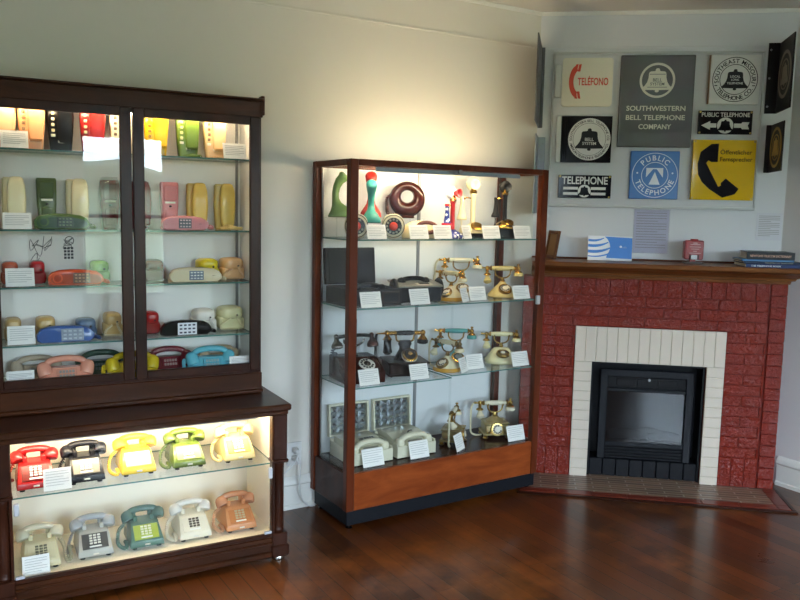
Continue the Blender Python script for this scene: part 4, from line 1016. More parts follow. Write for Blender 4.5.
# acrylic risers at the back of the top shelf
t = vt('acrylic_riser', 'long clear acrylic riser under the brown ring phone at the back of the top shelf', 'riser', .305, .285, V1)
ACR = glass('acrylic', (.96, .975, .975, 1), .01, .04, .3)
k = MB(); k.box(-.27, .27, -.075, .075, .098, .102); k.build('top', ACR, t, 0)
for x in (-.262, .262):
    for y in (-.067, .067): MB().cyl((x, y, 0), (x, y, .0985), .004, seg=10).build('post', ACR, t)
RZ_ = V1+.1025
t = vt('acrylic_riser', 'small low acrylic riser under the turquoise phone on the top shelf', 'riser', .205, .155, V1)
k = MB(); k.box(-.047, .047, -.047, .047, .074, .077); k.build('top', ACR, t, 0)
for x in (-.042, .042):
    for y in (-.042, .042): MB().cyl((x, y, 0), (x, y, .0745), .003, seg=10).build('post', ACR, t)
def upright_phone(label, a, b, z, body, rot, sc=1.0, tip=None):
    t = vt('one_piece_telephone', label, 'telephone', a, b, z, rot, 'upright one piece telephones'); t.scale = (sc,)*3
    m_ = plastic(body, .18)
    sp = [(0, .0, .001), (0, .0, .006), (0, .002, .022), (0, .008, .045), (0, .016, .065), (0, .022, .09), (0, .023, .12), (0, .017, .15), (0, .004, .178), (0, -.014, .196)]
    rr_ = [(.050, .056), (.053, .060), (.050, .056), (.036, .040), (.023, .025), (.0175, .018), (.0170, .017), (.020, .0185), (.026, .022), (.029, .025)]
    k = MB(); rings = []; n = 26
    for i, (pp, (rx, ry)) in enumerate(zip(sp, rr_)):
        p0 = Vector(sp[max(i-1, 0)]); p1 = Vector(sp[min(i+1, len(sp)-1)]); d = (p1-p0).normalized()
        if i < 2: d = Vector((0, 0, 1))
        yv = Vector((1, 0, 0)).cross(d).normalized() * -1
        rings.append([Vector(pp)+Vector((1, 0, 0))*rx*math.cos(2*PI*j/n)+yv*ry*math.sin(2*PI*j/n) for j in range(n)])
    k.loft(rings); k.build('body', m_, t, 60)
    d = (Vector(sp[-1])-Vector(sp[-2])).normalized(); M = Matrix.Translation(Vector(sp[-1])) @ d.to_track_quat('Z', 'X').to_matrix().to_4x4()
    k = MB(); k.lathe([(.0285, 0), (.029, .008), (.026, .016), (.018, .020), (.001, .016)], M, 26); k.build('earpiece', plastic(tip or body, .2), t, 50)
    MB().sup([(.0005, .0505, .0565), (.003, .0515, .058)], None, 26, 2).build('base_rim', plastic('#2a2a28', .4), t)
    return t
upright_phone('pale green upright one piece phone at the left of the top glass shelf', .096, .285, RZ_, '#7da35c', 1.0, 1.02)
upright_phone('turquoise upright one piece phone in front of the red one', .205, .155, V1+.0775, '#3f9d92', -.5, .96)
upright_phone('red upright one piece phone just behind the turquoise one', .287, .30, RZ_, '#d8352a', -.55, 1.06)
def base_on(label, a, b, rot, rim, back):
    t = vt('one_piece_telephone', label, 'telephone', a, b, V1, rot, 'one piece telephones lying with the dial in view')
    M = TR(0, 0, .063) @ RX(PI/2)
    MB().sup([(-.135, .024, .022, 0, .004), (-.10, .018, .018, 0, .003), (-.06, .026, .027, 0, .002), (-.03, .045, .047, 0, .001), (-.006, .058, .062), (0, .057, .061)], M, 32, 2.5).build('body', plastic(back, .2), t, 60)
    T = TR(0, 0, .063)
    k = MB(); q = MB(); q.loft([[(rx*math.copysign(abs(math.cos(u))**.8, math.cos(u)), y, rz*math.copysign(abs(math.sin(u))**.8, math.sin(u))) for u in [2*PI*(j+.5)/32 for j in range(32)]] for y, rx, rz in ((0, .0575, .0615), (-.004, .057, .061), (-.006, .054, .058))]); k.add(q.v, q.f, T); k.build('base_plate', plastic(rim, .35), t, 50)
    k = MB(); q = MB(); q.ring(0, 0, .054, .0575, -.0075, -.004, 40); k.add(q.v, q.f, T); k.build('base_rim', plastic('#26221f', .4), t)
    k = MB(); q = MB(); q.disc(0, 0, .043, -.0085, -.005, 36); k.add(q.v, q.f, T); k.build('dial_ring', plastic('#1b1a1c', .25), t, 30)
    k = MB()
    for i in range(10):
        u = math.radians(60+30*i); q = MB(); q.disc(.034*math.cos(u), .034*math.sin(u), .0062, -.0098, -.0084, 10); k.add(q.v, q.f, T)
    k.build('finger_holes', plastic('#8d8674', .5), t, 0)
    k = MB(); q = MB(); q.lathe([(.022, 0), (.021, .005), (.015, .009), (.001, .010)], TR(0, -.008, 0) @ RX(PI/2), 24); k.add(q.v, q.f, T); k.build('button', plastic('#d23a22', .3), t)
    return t
base_on('ivory one piece phone lying with red centred dial in view, behind the case corner post', .098, .115, -.35, '#d8cba8', '#d9cdaa')
base_on('ivory one piece phone lying with red centred dial in view, below the brown ring phone', .312, .115, -.35, '#d9ccaa', '#d9cdaa')
# brown ring telephone
t = vt('ring_telephone', 'glossy brown ring shaped phone standing upright on the top glass shelf', 'telephone', .505, .29, RZ_, -.5)
BRN = plastic('#38110a', .05, spec=.9)
k = MB(); rings = []
for j in range(48):
    u = 2*PI*j/48; rm = .032-.008*math.sin(u); R = .064
    c = Vector((R*math.cos(u), 0, .107+R*math.sin(u))); e = Vector((math.cos(u), 0, math.sin(u)))
    rings.append([c+e*rm*math.cos(v)+Vector((0, 1, 0))*rm*1.15*math.sin(v) for v in [2*PI*i/18 for i in range(18)]])
rings.append(rings[0]); k.loft(rings, False); k.build('handset', BRN, t, 80)
MB().sup([(0, .04, .036), (.006, .042, .038), (.02, .03, .03), (.03, .02, .026)], None, 24, 2.4).build('base', BRN, t)
curly(t, [(-.088, .0, .12), (-.108, .0, .10), (-.108, .0, .05), (-.10, -.005, .022), (-.07, -.01, .0175), (-.035, -.01, .018)], BRN, .008, .003, .010)
# ivory low telephone with brown ring handset
t = vt('low_telephone', 'ivory low rounded phone with brown oval ring handset, below the brown ring phone', 'telephone', .518, .175, V1+.035, -.45)
IV = plastic('#e9dcae', .2)
MB().sup([(-.034, .095, .05), (-.03, .098, .052), (.0, .1, .054), (.03, .085, .046), (.05, .05, .03), (.056, .02, .012)], None, 34, 2.6).build('body', IV, t, 60)
k = MB(); P = [Vector((.028+.05*math.cos(u), -.052+.028*math.sin(u)*.6, .022+.026*math.sin(u))) for u in [2*PI*i/28 for i in range(29)]]
k.tube(P, .0105, 10); k.build('handset', plastic('#5b2a1e', .15), t, 60)
MB().sup([(0, .036, .016), (.004, .036, .016)], planeM((.028, -.048, .022), (1, 0, 0), (0, .5, 1)), 24, 2.2).build('dial_face', plastic('#e6dab2', .3), t)
# candlesticks
def candlestick(label, a, b, z, rot, base, pole, cup, horn, disc, rec, metal, sc=1.0, boxbase=None, dial=True, recbands=None):
    t = vt('candlestick_telephone', label, 'telephone', a, b, z, rot, 'candlestick telephones on the top glass shelf'); t.scale = (sc,)*3
    z0 = 0
    if boxbase: MB().box(-.055, .055, -.05, .05, 0, boxbase, .004).build('base_box', plastic('#151417', .35), t); z0 = boxbase+.0005
    MB().lathe([(.066, z0), (.068, z0+.008), (.062, z0+.018), (.045, z0+.032), (.024, z0+.042), (.018, z0+.048)], None, 32).build('base', base, t, 60)
    MB().lathe([(.015, z0+.046), (.013, z0+.055), (.0125, z0+.19), (.016, z0+.195), (.016, z0+.205)], None, 20).build('pole', pole, t)
    MB().lathe([(.018, z0+.202), (.020, z0+.21), (.014, z0+.222), (.012, z0+.236)], None, 18).build('collar', metal, t)
    M = TR(0, .006, z0+.250) @ RX(PI/2+.05)
    MB().lathe([(.016, -.024), (.034, -.018), (.037, .0), (.033, .008), (.020, .012), (.012, .016)], M, 28).build('transmitter', disc, t)
    MB().lathe([(.010, .012), (.013, .022), (.021, .040), (.026, .050), (.023, .050), (.010, .028), (.001, .022)], M, 24).build('mouthpiece', horn, t, 60)
    k = MB(); k.tube(catmull([(-.012, 0, z0+.178), (-.035, -.004, z0+.18), (-.052, -.004, z0+.174)], 4), .0035, 8); k.tube(catmull([(-.052, -.012, z0+.178), (-.045, -.004, z0+.172), (-.052, .008, z0+.178)], 4), .003, 6); k.build('hook', metal, t)
    k = MB(); k.lathe([(.010, .186), (.012, .180), (.010, .160), (.013, .120), (.018, .095), (.026, .078), (.027, .070), (.022, .066), (.001, .068)], TR(-.058, -.002, z0-.001), 22); rc = k.build('receiver', rec, t, 60)
    if recbands:
        MB().lathe([(.0285, .083), (.029, .068), (.024, .064)], TR(-.058, -.002, z0), 22).lathe([(.0135, .188), (.0135, .176)], TR(-.058, -.002, z0), 16).build('receiver_band', recbands, rc)
    if dial:
        M2 = planeM((.012, -.046, z0+.034), (1, 0, 0), (0, .8, .6)); MB().lathe([(.030, 0), (.030, .006), (.024, .008), (.001, .008)], M2, 26).build('dial', metal, t)
    curly(t, [(-.058, 0, z0+.064), (-.06, -.01, z0+.03), (-.07, -.02, z0+.008+.002), (-.04, .05, z0+.008)], disc, .004, .002)
    return t
CRM = plastic('#eadfb2', .22); REDP = plastic('#c92a2e', .25)
def starmat():
    m, nt, out = node_mat('stars_and_stripes'); p = N(nt, 'ShaderNodeBsdfPrincipled', Roughness=.25)
    tc = N(nt, 'ShaderNodeTexCoord'); vo = N(nt, 'ShaderNodeTexVoronoi', Scale=48.0); nt.links.new(tc.outputs['Object'], vo.inputs['Vector'])
    cr = N(nt, 'ShaderNodeValToRGB'); cr.color_ramp.interpolation = 'CONSTANT'; cr.color_ramp.elements[0].color = lin('#eeeef0'); cr.color_ramp.elements[1].position = .36; cr.color_ramp.elements[1].color = lin('#1f2f86')
    nt.links.new(vo.outputs['Distance'], cr.inputs[0]); nt.links.new(cr.outputs[0], p.inputs['Base Color']); nt.links.new(p.outputs[0], out.inputs[0]); return m
STAR = starmat()
candlestick('candlestick phone with stars and stripes, red mouthpiece and white and blue receiver', .722, .17, V1, .35, STAR, REDP, None, REDP, plastic('#d9dde8', .25), STAR, GOLD, .97, None, False, REDP)
candlestick('cream candlestick phone with gold dial on black box, in the middle of the top shelf', .935, .27, V1, -.45, CRM, CRM, None, CRM, CRM, CRM, GOLD, 1.09, .022)
BK_ = plastic('#101012', .28); BKM = plastic('#111113', .5)
candlestick('black candlestick phone on square black base at the right of the top shelf', 1.085, .17, V1, -.40, GOLD, BKM, None, BKM, BKM, BKM, GOLD, .93, .058)
vcard('caption card on the top glass shelf beside the corner post', .186, V1, .11)
vcard('caption card on the top glass shelf before the ivory low phone', .436, V1, .115)
vcard('caption card on the top glass shelf left of the stars and stripes phone', .585, V1, .113)
vcard('narrow turned caption card on the top glass shelf at the stars and stripes phone', .745, V1, .085, .074, .055, .4)
vcard('caption card on the top glass shelf between cream and black candlestick phones', .908, V1, .118)
vcard('caption card on the top glass shelf at the right end, beside the black candlestick', 1.128, V1, .12)
# ---- second shelf
t = vt('case_telephone', 'open black carrying case phone with raised lid at the left of the second shelf', 'telephone', .200, .210, V2, -.0)
CB = plastic('#100f10', .5)
k = MB(); k.box(-.15, .15, -.13, .13, 0, .006, .002); k.box(-.15, .15, -.13, -.124, .006, .088, .002); k.box(-.15, .15, .124, .13, .006, .088, .002); k.box(-.15, -.144, -.124, .124, .006, .088, .002); k.box(.144, .15, -.124, .124, .006, .088, .002); k.build('case', CB, t)
MB().box(-.142, .142, -.12, .12, .01, .07, .004).build('equipment_panel', plastic('#2a2523', .5), t)
MB().box(-.15, .15, -.012, .012, 0, .19, .004, TR(0, .142, .09) @ RX(-.10)).build('lid', CB, t)
MB().box(-.13, .13, -.0145, -.012, .015, .175, .001, TR(0, .142, .09) @ RX(-.10)).build('lid_lining', plastic('#141314', .6), t)
k = MB(); k.tube(catmull([(-.09, -.05, .085), (-.04, -.05, .10), (.03, -.05, .10), (.08, -.05, .085)], 5), .013, 10); k.ball((-.09, -.05, .084), .02); k.ball((.08, -.05, .084), .02); k.build('handset', BK_, t)
MB().box(.03, .135, -.137, -.131, .014, .074, .002).build('front_panel', plastic('#3b2c28', .4), t)
MB().box(.04, .125, -.139, -.136, .022, .066).build('panel_recess', plastic('#15171a', .3), t)
k = MB().tube(catmull([(-.05, -.132, .05), (-.045, -.142, .05), (-.01, -.142, .05), (.0, -.132, .05)], 4), .004, 6); k.build('carry_handle', plastic('#5a3326', .4), t)
# black unit with end discs
t = vt('portable_telephone', 'black portable phone unit with grey sloped top and round end discs on the second shelf', 'telephone', .502, .19, V2, -.12)
MB().box(-.125, .125, -.075, .075, .004, .085, .008).build('body', plastic('#0c0d0f', .35), t)
MB().box(-.13, .13, -.082, .07, -.004, .006, .003, TR(0, .004, .098) @ RX(.15)).build('top_panel', plastic('#8a8678', .4), t)
handset_x(t, BK_, .105, .075, .02, .024, .018, .2, .012, .022)
M = TR(.03, -.045, .0965) @ RX(.15); MB().box(-.045, .045, -.02, .018, 0, .003, .001, M).build('dial_panel', plastic('#c9c3ae', .4), t)
keypad(t, M @ TR(0, 0, .003), .06, .028, (5, 2), plastic('#1c1c1e', .3), .003)
for s in (-1, 1): MB().lathe([(.050, 0), (.053, .004), (.050, .010), (.03, .013), (.001, .013)], TR(s*.127, -.02, .075) @ RY(s*PI/2), 32).build('end_disc', plastic('#17181a' if s > 0 else '#3a352a', .25), t)
for x in (-.1, .1): MB().cyl((x, -.05, 0), (x, -.05, .006), .008).build('foot', plastic('#0c0c0c', .6), t)
# ---- cradle telephones in the old continental style
def cradle_phone(label, a, b, z, rot, body, metal, hs=None, base='round', dialc='#e9e2cf', sc=1.0, basecol=None, dialring=None, cord=-1, neck=.0, hcol=None, fancy=False, cup=None, group='gilt cradle telephones in the glass case'):
    t = vt('cradle_telephone', label, 'telephone', a, b, z, rot, group); t.scale = (sc,)*3
    bm_ = body if not isinstance(body, str) else plastic(body, .22)
    hm_ = plastic(hcol, .22) if hcol else (bm_ if not fancy else CRM); cm_ = plastic(cup, .22) if cup else hm_
    if base == 'round':
        lo = plastic(basecol, .25) if basecol else bm_
        MB().lathe([(.076, 0), (.080, .005), (.078, .014), (.070, .022)], None, 36).build('foot_ring', lo, t)
        MB().lathe([(.0705, .0215), (.064, .030), (.048, .048), (.030, .064), (.020, .074), (.016, .082)], None, 36).build('base', bm_ if not basecol else bm_, t, 60)
        dn, dz, dy, zt = (0, .80, .60), .046, -.048, .08+neck
    elif base == 'dome':
        MB().sup([(0, .086, .07), (.006, .09, .074), (.02, .088, .072), (.05, .068, .05), (.075, .05, .034), (.085, .04, .026), (.088, .02, .014)], None, 34, 3).build('base', bm_, t, 60)
        dn, dz, dy, zt = (0, .92, .38), .060, -.056, .088+neck
    else:
        k = MB(); k.box(-.075, .075, -.065, .065, .018, .030, .004); k.box(-.064, .064, -.055, .055, .030, .078, .008); k.box(-.070, .070, -.061, .061, .078, .086, .004); k.lathe([(.05, .086), (.045, .094), (.028, .104), (.018, .112)], None, 28); k.build('base', bm_, t, 40)
        for x in (-1, 1):
            for y in (-1, 1): MB().lathe([(.012, 0), (.016, .006), (.010, .012), (.013, .0185)], TR(x*.062, y*.052, 0), 12).build('foot', metal, t)
        k = MB()
        for x in range(7): k.ball((-.054+x*.018, -.0625, .034), .0065, 8)
        k.build('ornament', metal, t)
        dn, dz, dy, zt = (0, 0.15, .99), .052, -.058, .110+neck
    Md = planeM((0.006 if base == 'round' else 0, dy, dz), (1, 0, 0), dn)
    dr = .037 if base != 'round' else .036
    d_ = MB().lathe([(dr, -.006), (dr, .004), (dr*.93, .008), (dr*.8, .0085)], Md, 32).build('dial', metal if not dialring else plastic(dialring, .3), t)
    MB().lathe([(dr*.72, .008), (dr*.70, .0095), (.001, .0098)], Md, 28).build('dial_face', plastic('#4a4038', .3) if base == 'dome' else plastic(dialc, .35), d_)
    k = MB()
    for i in range(10):
        u = math.radians(75+29*i); k.add(*(lambda q: (q.v, q.f))(MB().lathe([(.0048, .0096), (.0046, .0108), (.001, .0108)], Md @ TR(dr*.55*math.cos(u), dr*.55*math.sin(u), 0), 8)))
    k.build('finger_holes', plastic('#2b2622', .4) if base != 'dome' else metal, d_, 0)
    MB().lathe([(dr*.34, .0098), (dr*.30, .012), (.001, .0125)], Md, 18).build('dial_centre', plastic(dialc, .35), d_)
    k = MB(); k.lathe([(.017, zt-.01), (.009, zt), (.013, zt+.008), (.009, zt+.016), (.007, zt+.026)], None, 18)
    for s in (-1, 1):
        k.tube(catmull([(0, 0, zt+.022), (s*.022, 0, zt+.026), (s*.038, 0, zt+.04), (s*.042, 0, zt+.060)], 5), .0042, 8)
        k.tube(catmull([(s*.042, -.014, zt+.072), (s*.042, -.010, zt+.062), (s*.042, .0, zt+.058), (s*.042, .010, zt+.062), (s*.042, .014, zt+.072)], 4), .0035, 8)
    k.build('cradle', metal, t)
    zh = zt+.0755
    k = MB(); k.tube([(-.062, 0, zh), (-.055, 0, zh), (-.02, 0, zh), (.02, 0, zh), (.055, 0, zh), (.062, 0, zh)], [.0085, .0115, .0135, .0135, .0115, .0085], 16); h_ = k.build('handset', hm_, t, 50)
    k = MB()
    for s in (-1, 1):
        k.lathe([(.0135, 0), (.0145, .003), (.011, .008), (.007, .016), (.011, .022), (.012, .028), (.007, .034), (.004, .036)], TR(s*.062, 0, zh) @ RY(s*PI/2), 14)
        k.ball((s*.086, 0, zh), .0125, 12)
    k.tube([(-.095, 0, zh), (-.118, 0, zh+.002)], [.0045, .007], 10)
    k.lathe([(.006, 0), (.010, -.006), (.007, -.014), (.018, -.022), (.021, -.028), (.010, -.031)], TR(-.086, 0, zh-.010), 16)
    k.lathe([(.007, .010), (.009, .004), (.004, 0), (.007, -.004)], TR(.086, 0, zh+.014), 12); k.lathe([(.008, 0), (.016, -.006), (.022, -.014)], TR(.086, -.002, zh-.008), 18)
    k.build('fittings', metal, h_)
    MB().lathe([(.022, 0), (.026, -.006), (.027, -.018), (.022, -.021), (.001, -.020)], TR(.086, -.002, zh-.0225), 22).build('earpiece', cm_, h_)
    MB().lathe([(.009, 0), (.012, -.010), (.020, -.026), (.023, -.034), (.014, -.042), (.001, -.046)], TR(-.086, -.002, zh-.0415) @ RX(-.45) , 22).build('mouthpiece', cm_, h_)
    if cord:
        MB().tube(catmull([(-.118, 0, zh+.002), (-.134, .0, zh-.03), (-.135, 0, .05), (-.128, 0, .018), (-.10, .0, .006), (-.07, .01, .006)], 7), .0055, 8).build('cord', plastic('#d8cfae', .5) if cord < 2 else BK_, t)
    return t
cradle_phone('cream and amber cradle phone turned sideways, left of the centre of the second shelf', .722, .165, V2, -1.35, '#e6d9ae', GOLD, basecol='#c98f2e', sc=.95, cord=1)
cradle_phone('tall cream cradle phone with gold dial at the back of the second shelf', .888, .302, V2, -.52, '#e8e0c2', GOLD, sc=1.08, neck=.035)
cradle_phone('pale yellow cradle phone with gold forks at the right of the second shelf', 1.110, .198, V2, -.50, '#d8bf78', GOLD, sc=1.05, cord=0)
vcard('caption card on the second shelf before the open black case', .154, V2, .118, .08, .044)
vcard('caption card on the second shelf before the black unit with end discs', .452, V2, .12, .084)
vcard('narrow turned caption card on the second shelf by the amber based phone', .748, V2, .085, .078, .058, .5)
vcard('caption card on the second shelf between the two cream cradle phones', .856, V2, .112, .077, .09)
vcard('caption card on the second shelf at the right end', 1.138, V2, .12, .077)
# ---- third shelf
t = vt('desk_box_telephone', 'dark wooden box phone with slanted white rotary dial and silver handset', 'telephone', .168, .21, V3L, -.10)
MAH = wood('box_mahogany', '#23100b', '#43211a', (8, 3, 8), .25); PEW = plastic('#77706c', .25, 1)
k = MB(); pr = [(-.115, 0), (-.115, .055), (.0, .118), (.115, .118), (.115, 0)]
k.add([(x, y, z) for x in (-.11, .11) for y, z in pr], [(0, 1, 2, 3, 4), (9, 8, 7, 6, 5)]+[(i, (i+1) % 5, 5+(i+1) % 5, 5+i) for i in range(5)])
k.build('box', MAH, t, 30, .004)
M = planeM((.03, -.0575, .0865), (1, 0, 0), (0, .115, .063))
d_ = MB().lathe([(.043, -.002), (.043, .005), (.040, .007), (.001, .007)], M, 36).build('dial', plastic('#e6e2d6', .3), t)
k = MB()
for i in range(10):
    u = math.radians(75+29*i); q = MB().lathe([(.0066, .0068), (.0066, .0078), (.001, .0078)], M @ TR(.030*math.cos(u), .030*math.sin(u), 0), 10); k.add(q.v, q.f)
k.build('finger_holes', plastic('#201c1a', .3), d_, 0)
MB().lathe([(.019, .0068), (.018, .010), (.001, .0105)], M, 20).build('dial_centre', PEW, d_)
k = MB(); k.box(-.02, .02, .03, .06, .118, .126, .002); k.cyl((0, .045, .125), (0, .045, .165), .007); k.tube(catmull([(-.055, .045, .205), (-.05, .045, .185), (0, .045, .166), (.05, .045, .185), (.055, .045, .205)], 4), .006, 8); k.build('cradle', PEW, t)
k = MB(); k.tube(catmull([(-.10, .045, .215), (-.06, .045, .222), (0, .045, .224), (.06, .045, .222), (.10, .045, .215)], 4), .0095, 10); h_ = k.build('handset', BK_, t)
for s in (-1, 1): MB().ball((s*.10, .045, .222), .013).lathe([(.012, 0), (.014, -.012), (.026, -.026), (.031, -.040), (.029, -.050), (.018, -.053)], TR(s*.10, .040, .212) @ RX(-.3), 22).build('cup', PEW if s < 0 else plastic('#5e3a30', .22, .7), h_)
MB().cyl((.035, .10, .118), (.035, .10, .30), .005).build('rod', BK_, t)
curly(t, [(-.10, .05, .165), (-.112, .06, .15), (-.116, .06, .10), (-.100, .06, .130), (-.09, .07, .125)], plastic('#5a5f6a', .4), .008, .003, .011)
# black and gold on wooden base
t = vt('cradle_telephone', 'black and gold cradle phone on square dark wood base on the third shelf', 'telephone', .46, .21, V3L, -.30, 'gilt cradle telephones in the glass case')
k = MB(); k.box(-.105, .105, -.09, .09, .008, .072, .004); k.box(-.115, .115, -.10, .10, .072, .082, .004); k.box(-.112, .112, -.097, .097, .008, .018, .003); k.build('base_box', wood('black_wood', '#120d0c', '#2a1c17', (4, 8, 8), .3), t)
for x in (-1, 1):
    for y in (-1, 1): MB().ball((x*.09, y*.075, .006), .0058, 10).build('foot', MATTEBLACK, t)
MB().sup([(.0825, .058, .045), (.10, .05, .038), (.135, .032, .024), (.15, .03, .02), (.165, .038, .018), (.185, .03, .012)], None, 26, 2.4).build('body', BK_, t, 60)
M = planeM((.015, -.048, .112), (1, 0, 0), (0, .72, .7))
d_ = MB().lathe([(.042, -.008), (.042, .006), (.037, .010), (.028, .0105)], M, 32).build('dial', GOLD, t)
MB().lathe([(.032, .0100), (.031, .0120), (.001, .0120)], M, 28).build('dial_face', plastic('#26211e', .3), d_); MB().lathe([(.013, .0118), (.012, .016), (.001, .016)], M, 18).build('dial_centre', GOLD, d_)
MB().lathe([(.0435, -.0092), (.0445, -.004), (.0425, .002)], M, 32).build('dial_collar', plastic('#d9d2c4', .35), d_)
k = MB()
for s in (-1, 1): k.tube(catmull([(s*.02, .0, .175), (s*.045, 0, .185), (s*.05, 0, .21)], 4), .005, 8); k.tube(catmull([(s*.05, -.014, .222), (s*.05, 0, .209), (s*.05, .014, .222)], 4), .004, 8)
k.build('cradle', GOLD, t)
k = MB().tube([(-.05, 0, .224), (-.03, 0, .224), (.03, 0, .224), (.05, 0, .224)], [.010, .013, .013, .010], 14); h_ = k.build('handset', BK_, t)
k = MB()
for s in (-1, 1): k.lathe([(.0125, 0), (.014, .006), (.010, .012), (.012, .03), (.008, .040)], TR(s*.05, 0, .224) @ RY(s*PI/2), 14); k.ball((s*.098, 0, .224), .016, 14); k.lathe([(.010, 0), (.018, -.01), (.026, -.022)], TR(s*.098, -.002, .212), 18)
k.tube([(-.11, 0, .224), (-.155, 0, .222)], [.006, .003], 8); k.build('fittings', GOLD, h_)
MB().lathe([(.026, 0), (.030, -.006), (.030, -.020), (.024, -.024), (.001, -.022)], TR(.098, -.002, .1895), 22).build('earpiece', BK_, h_)
MB().lathe([(.022, 0), (.020, -.012), (.022, -.05), (.026, -.066), (.014, -.078), (.001, -.080)], TR(-.098, -.004, .1895) @ RX(-.1), 20).build('mouthpiece', BK_, h_)
MB().tube(catmull([(-.155, 0, .222), (-.160, .0, .20), (-.162, -.005, .14), (-.164, -.01, .06), (-.160, -.01, .016), (-.14, -.01, .010), (-.12, .01, .02)], 6), .007, 8).build('cord', MATTEBLACK, t)
cradle_phone('cream and amber cradle phone turned sideways, in front of the turquoise one', .70, .15, V3R, -1.35, '#e2d8b4', plastic('#8a6f3c', .28, 1), basecol='#cf9a3c', sc=1.0, cord=1)
cradle_phone('turquoise and gold cradle phone at the back of the third shelf', .84, .265, V3R, -.50, '#4f9a98', GOLD, sc=1.04, neck=.03, cord=0, dialc='#8c9a98')
cradle_phone('creamy white cradle phone with wide domed base at the right of the third shelf', 1.115, .195, V3R, -.50, '#e6dfb0', plastic('#b0904c', .28, 1), base='dome', sc=1.02, cord=0)
vcard('caption card on the third shelf before the wooden box phone', .158, V3L, .116, .082)
vcard('caption card on the third shelf before the black and gold phone', .46, V3L, .114, .082)
vcard('narrow turned caption card on the third shelf by the amber based phone', .755, V3R, .085, .082, .058, .5)
vcard('caption card on the third shelf before the turquoise phone', .862, V3R, .115, .083, .10)
vcard('caption card on the third shelf at the right end', 1.15, V3R, .12, .083)
# ---- bottom deck: two boxed phones with pyramid lids
def boxed(label, a, rot, key):
    t = vt('boxed_telephone', label, 'telephone', a, .217, V4, rot, 'ivory boxed telephones on the case floor')
    IVB = plastic('#dcd8bf', .35); w_, d_, h = .122, .122, .088
    k = MB(); k.box(-w_, w_, -d_, d_, .004, .010); k.box(-w_, w_, -d_, -d_+.006, .01, h-.022, .001); k.box(-w_, w_, d_-.006, d_, .01, h, .001); k.box(-w_, -w_+.006, -d_+.006, d_-.006, .01, h-.01, .001); k.box(w_-.006, w_, -d_+.006, d_-.006, .01, h-.01, .001); k.build('box', IVB, t)
    k = MB()
    for x in (-.09, .09): k.box(x-.01, x+.01, -d_+.01, -d_+.03, 0, .005)
    k.build('foot', plastic('#2a2623', .6), t)
    M = TR(0, d_+.006, h+.004) @ RX(-.06)
    k = MB(); H = .172; k.box(-w_, w_, .018, .026, 0, H, .002, M); k.box(-w_, w_, -.002, .018, 0, .010, .001, M); k.box(-w_, w_, -.002, .018, H-.010, H, .001, M); k.box(-w_, -w_+.010, -.002, .018, .01, H-.01, .001, M); k.box(w_-.010, w_, -.002, .018, .01, H-.01, .001, M); lid = k.build('lid', IVB, t)
    k = MB(); nx, nz = 5, 4; X0_, Z0_ = -w_+.010, .010; cw = (2*w_-.020)/nx; ch = (H-.020)/nz
    for i in range(nx):
        for j in range(nz):
            x, z = X0_+i*cw, Z0_+j*ch
            k.add([(x, .0175, z), (x+cw, .0175, z), (x+cw, .0175, z+ch), (x, .0175, z+ch), (x+cw*.5, -.010, z+ch*.5)], [(0, 1, 4), (1, 2, 4), (2, 3, 4), (3, 0, 4), (3, 2, 1, 0)], M)
    k.build('pyramid_lining', plastic('#ccd4d8', .16, .9, var=0), lid, 0)
    IVP = plastic('#e2ddc2', .25)
    pr = [(-.110, .012), (-.110, .068), (.02, .105), (.108, .105), (.108, .012)]
    k = MB(); k.add([(x, y, z) for x in (-.105, .105) for y, z in pr], [(0, 1, 2, 3, 4), (9, 8, 7, 6, 5)]+[(i, (i+1) % 5, 5+(i+1) % 5, 5+i) for i in range(5)]); k.build('phone_body', IVP, t, 30, .004)
    hz = MB(); hz.tube(catmull([(-.09, -.088, .083), (-.055, -.088, .106), (0, -.088, .112), (.055, -.088, .106), (.09, -.088, .083)], 5), [(.019, .014)]*21, 14)
    for s in (-1, 1): hz.sup([(.066, .022, .022), (.074, .024, .024), (.095, .020, .022), (.102, .012, .014)], TR(s*.088, -.088, 0), 18)
    hz.build('handset', IVP, t, 60)
    MB().box(-.045, .045, -.107, -.096, .071, .086, .004).build('handset_recess', plastic('#8f8c7c', .4), t)
    M = planeM((.03, -.025, .0945), (1, 0, 0), (0, .13, .037))
    if key: MB().box(-.045, .045, -.032, .036, -.001, .0025, .001, M).build('dial_panel', plastic('#c9c6b8', .4), t); keypad(t, M @ TR(.012, .002, .002), .06, .056, (4, 4), plastic('#6f6d69', .4), .0035); MB().box(-.042, -.022, -.02, .028, .002, .003, 0, M).build('label_strip', plastic('#7b7a76', .4), t)
    else:
        dd = MB().lathe([(.034, -.002), (.034, .006), (.001, .0065)], M, 28).build('dial', plastic('#d5d0b8', .3), t); k = MB()
        for i in range(10):
            u = math.radians(75+29*i); q = MB().lathe([(.0054, .006), (.0054, .0074), (.001, .0074)], M @ TR(.024*math.cos(u), .024*math.sin(u), 0), 8); k.add(q.v, q.f)
        k.build('finger_holes', plastic('#4a4b4d', .4), dd, 0)
    return t
boxed('ivory phone in open box with pyramid lid and push buttons, behind the corner post', .205, 0, True)
boxed('ivory phone in open box with pyramid lid and rotary dial, second from the corner post', .478, 0, False)
ORN = plastic('#b09a68', .35, .6, bump=.5, bscale=90, var=.4)
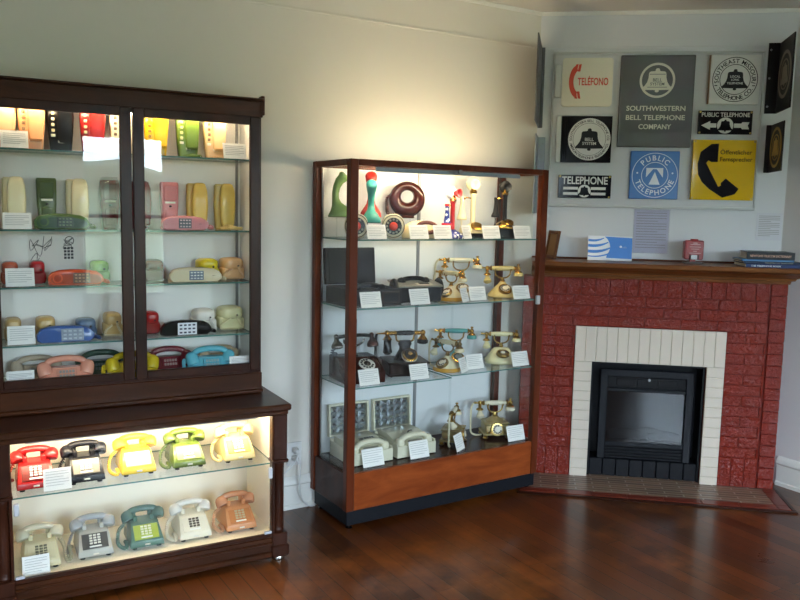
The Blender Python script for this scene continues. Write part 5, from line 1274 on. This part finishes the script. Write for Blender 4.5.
cradle_phone('ornate brass and onyx cradle phone turned to the right on the case floor', .797, .205, V4, .75, ORN, plastic('#a58648', .3, 1), base='square', sc=1.02, fancy=True, hcol='#e3dcc0', cord=1, neck=-.005)
cradle_phone('ornate gilt box cradle phone with curled cream cord at the right of the case floor', 1.09, .20, V4, -.42, plastic('#c4b27c', .35, .5, bump=.5, bscale=90, var=.4), plastic('#b3985a', .3, 1), base='square', sc=1.06, fancy=True, hcol='#e3dcc0', cord=1)
vcard('caption card on the case floor before the box with push buttons', .190, V4, .125, .092)
vcard('caption card on the case floor before the box with rotary dial', .473, V4, .12, .092)
vcard('turned caption card on the case floor before the ornate brass phone', .748, V4, .10, .092, .062, .5)
vcard('caption card on the case floor at the right end, beside the gilt box phone', 1.14, V4, .125, .088)
# ------------------------------------------------------------------ camera, world, colour management
cam = bpy.data.cameras.new('camera'); co = bpy.data.objects.new('camera', cam); COL.objects.link(co)
cam.sensor_width = 36; cam.lens = 794.36*36/800; cam.clip_start = .05
pt, ro = .1154, .0218
R_ = Vector((1, 0, 0)); Dn = Vector((0, -math.sin(pt), -math.cos(pt))); Fw = Vector((0, math.cos(pt), -math.sin(pt)))
Xd = R_*math.cos(ro)-Dn*math.sin(ro); Yd = R_*math.sin(ro)+Dn*math.cos(ro)
Mx = Matrix((Xd, -Yd, -Fw)).transposed().to_4x4(); Mx.translation = Vector((0, 0, 1.6))
co.matrix_world = Mx; SC.camera = co
w = bpy.data.worlds.new('sky'); SC.world = w; w.use_nodes = True
nt = w.node_tree; nt.nodes.clear()
wo = nt.nodes.new('ShaderNodeOutputWorld'); bg = nt.nodes.new('ShaderNodeBackground')
bg.inputs['Color'].default_value = (.69, .84, 1.0, 1); bg.inputs['Strength'].default_value = 39
nt.links.new(bg.outputs[0], wo.inputs[0])
SC.view_settings.view_transform = 'Standard'; SC.view_settings.look = 'None'; SC.view_settings.gamma = 1; SC.view_settings.exposure = 0
SC.view_settings.use_curve_mapping = False
SC.cycles.transparent_max_bounces = 32; SC.cycles.max_bounces = 10; SC.cycles.diffuse_bounces = 5
SC.cycles.sample_clamp_indirect = 8; SC.cycles.caustics_reflective = False; SC.cycles.caustics_refractive = False
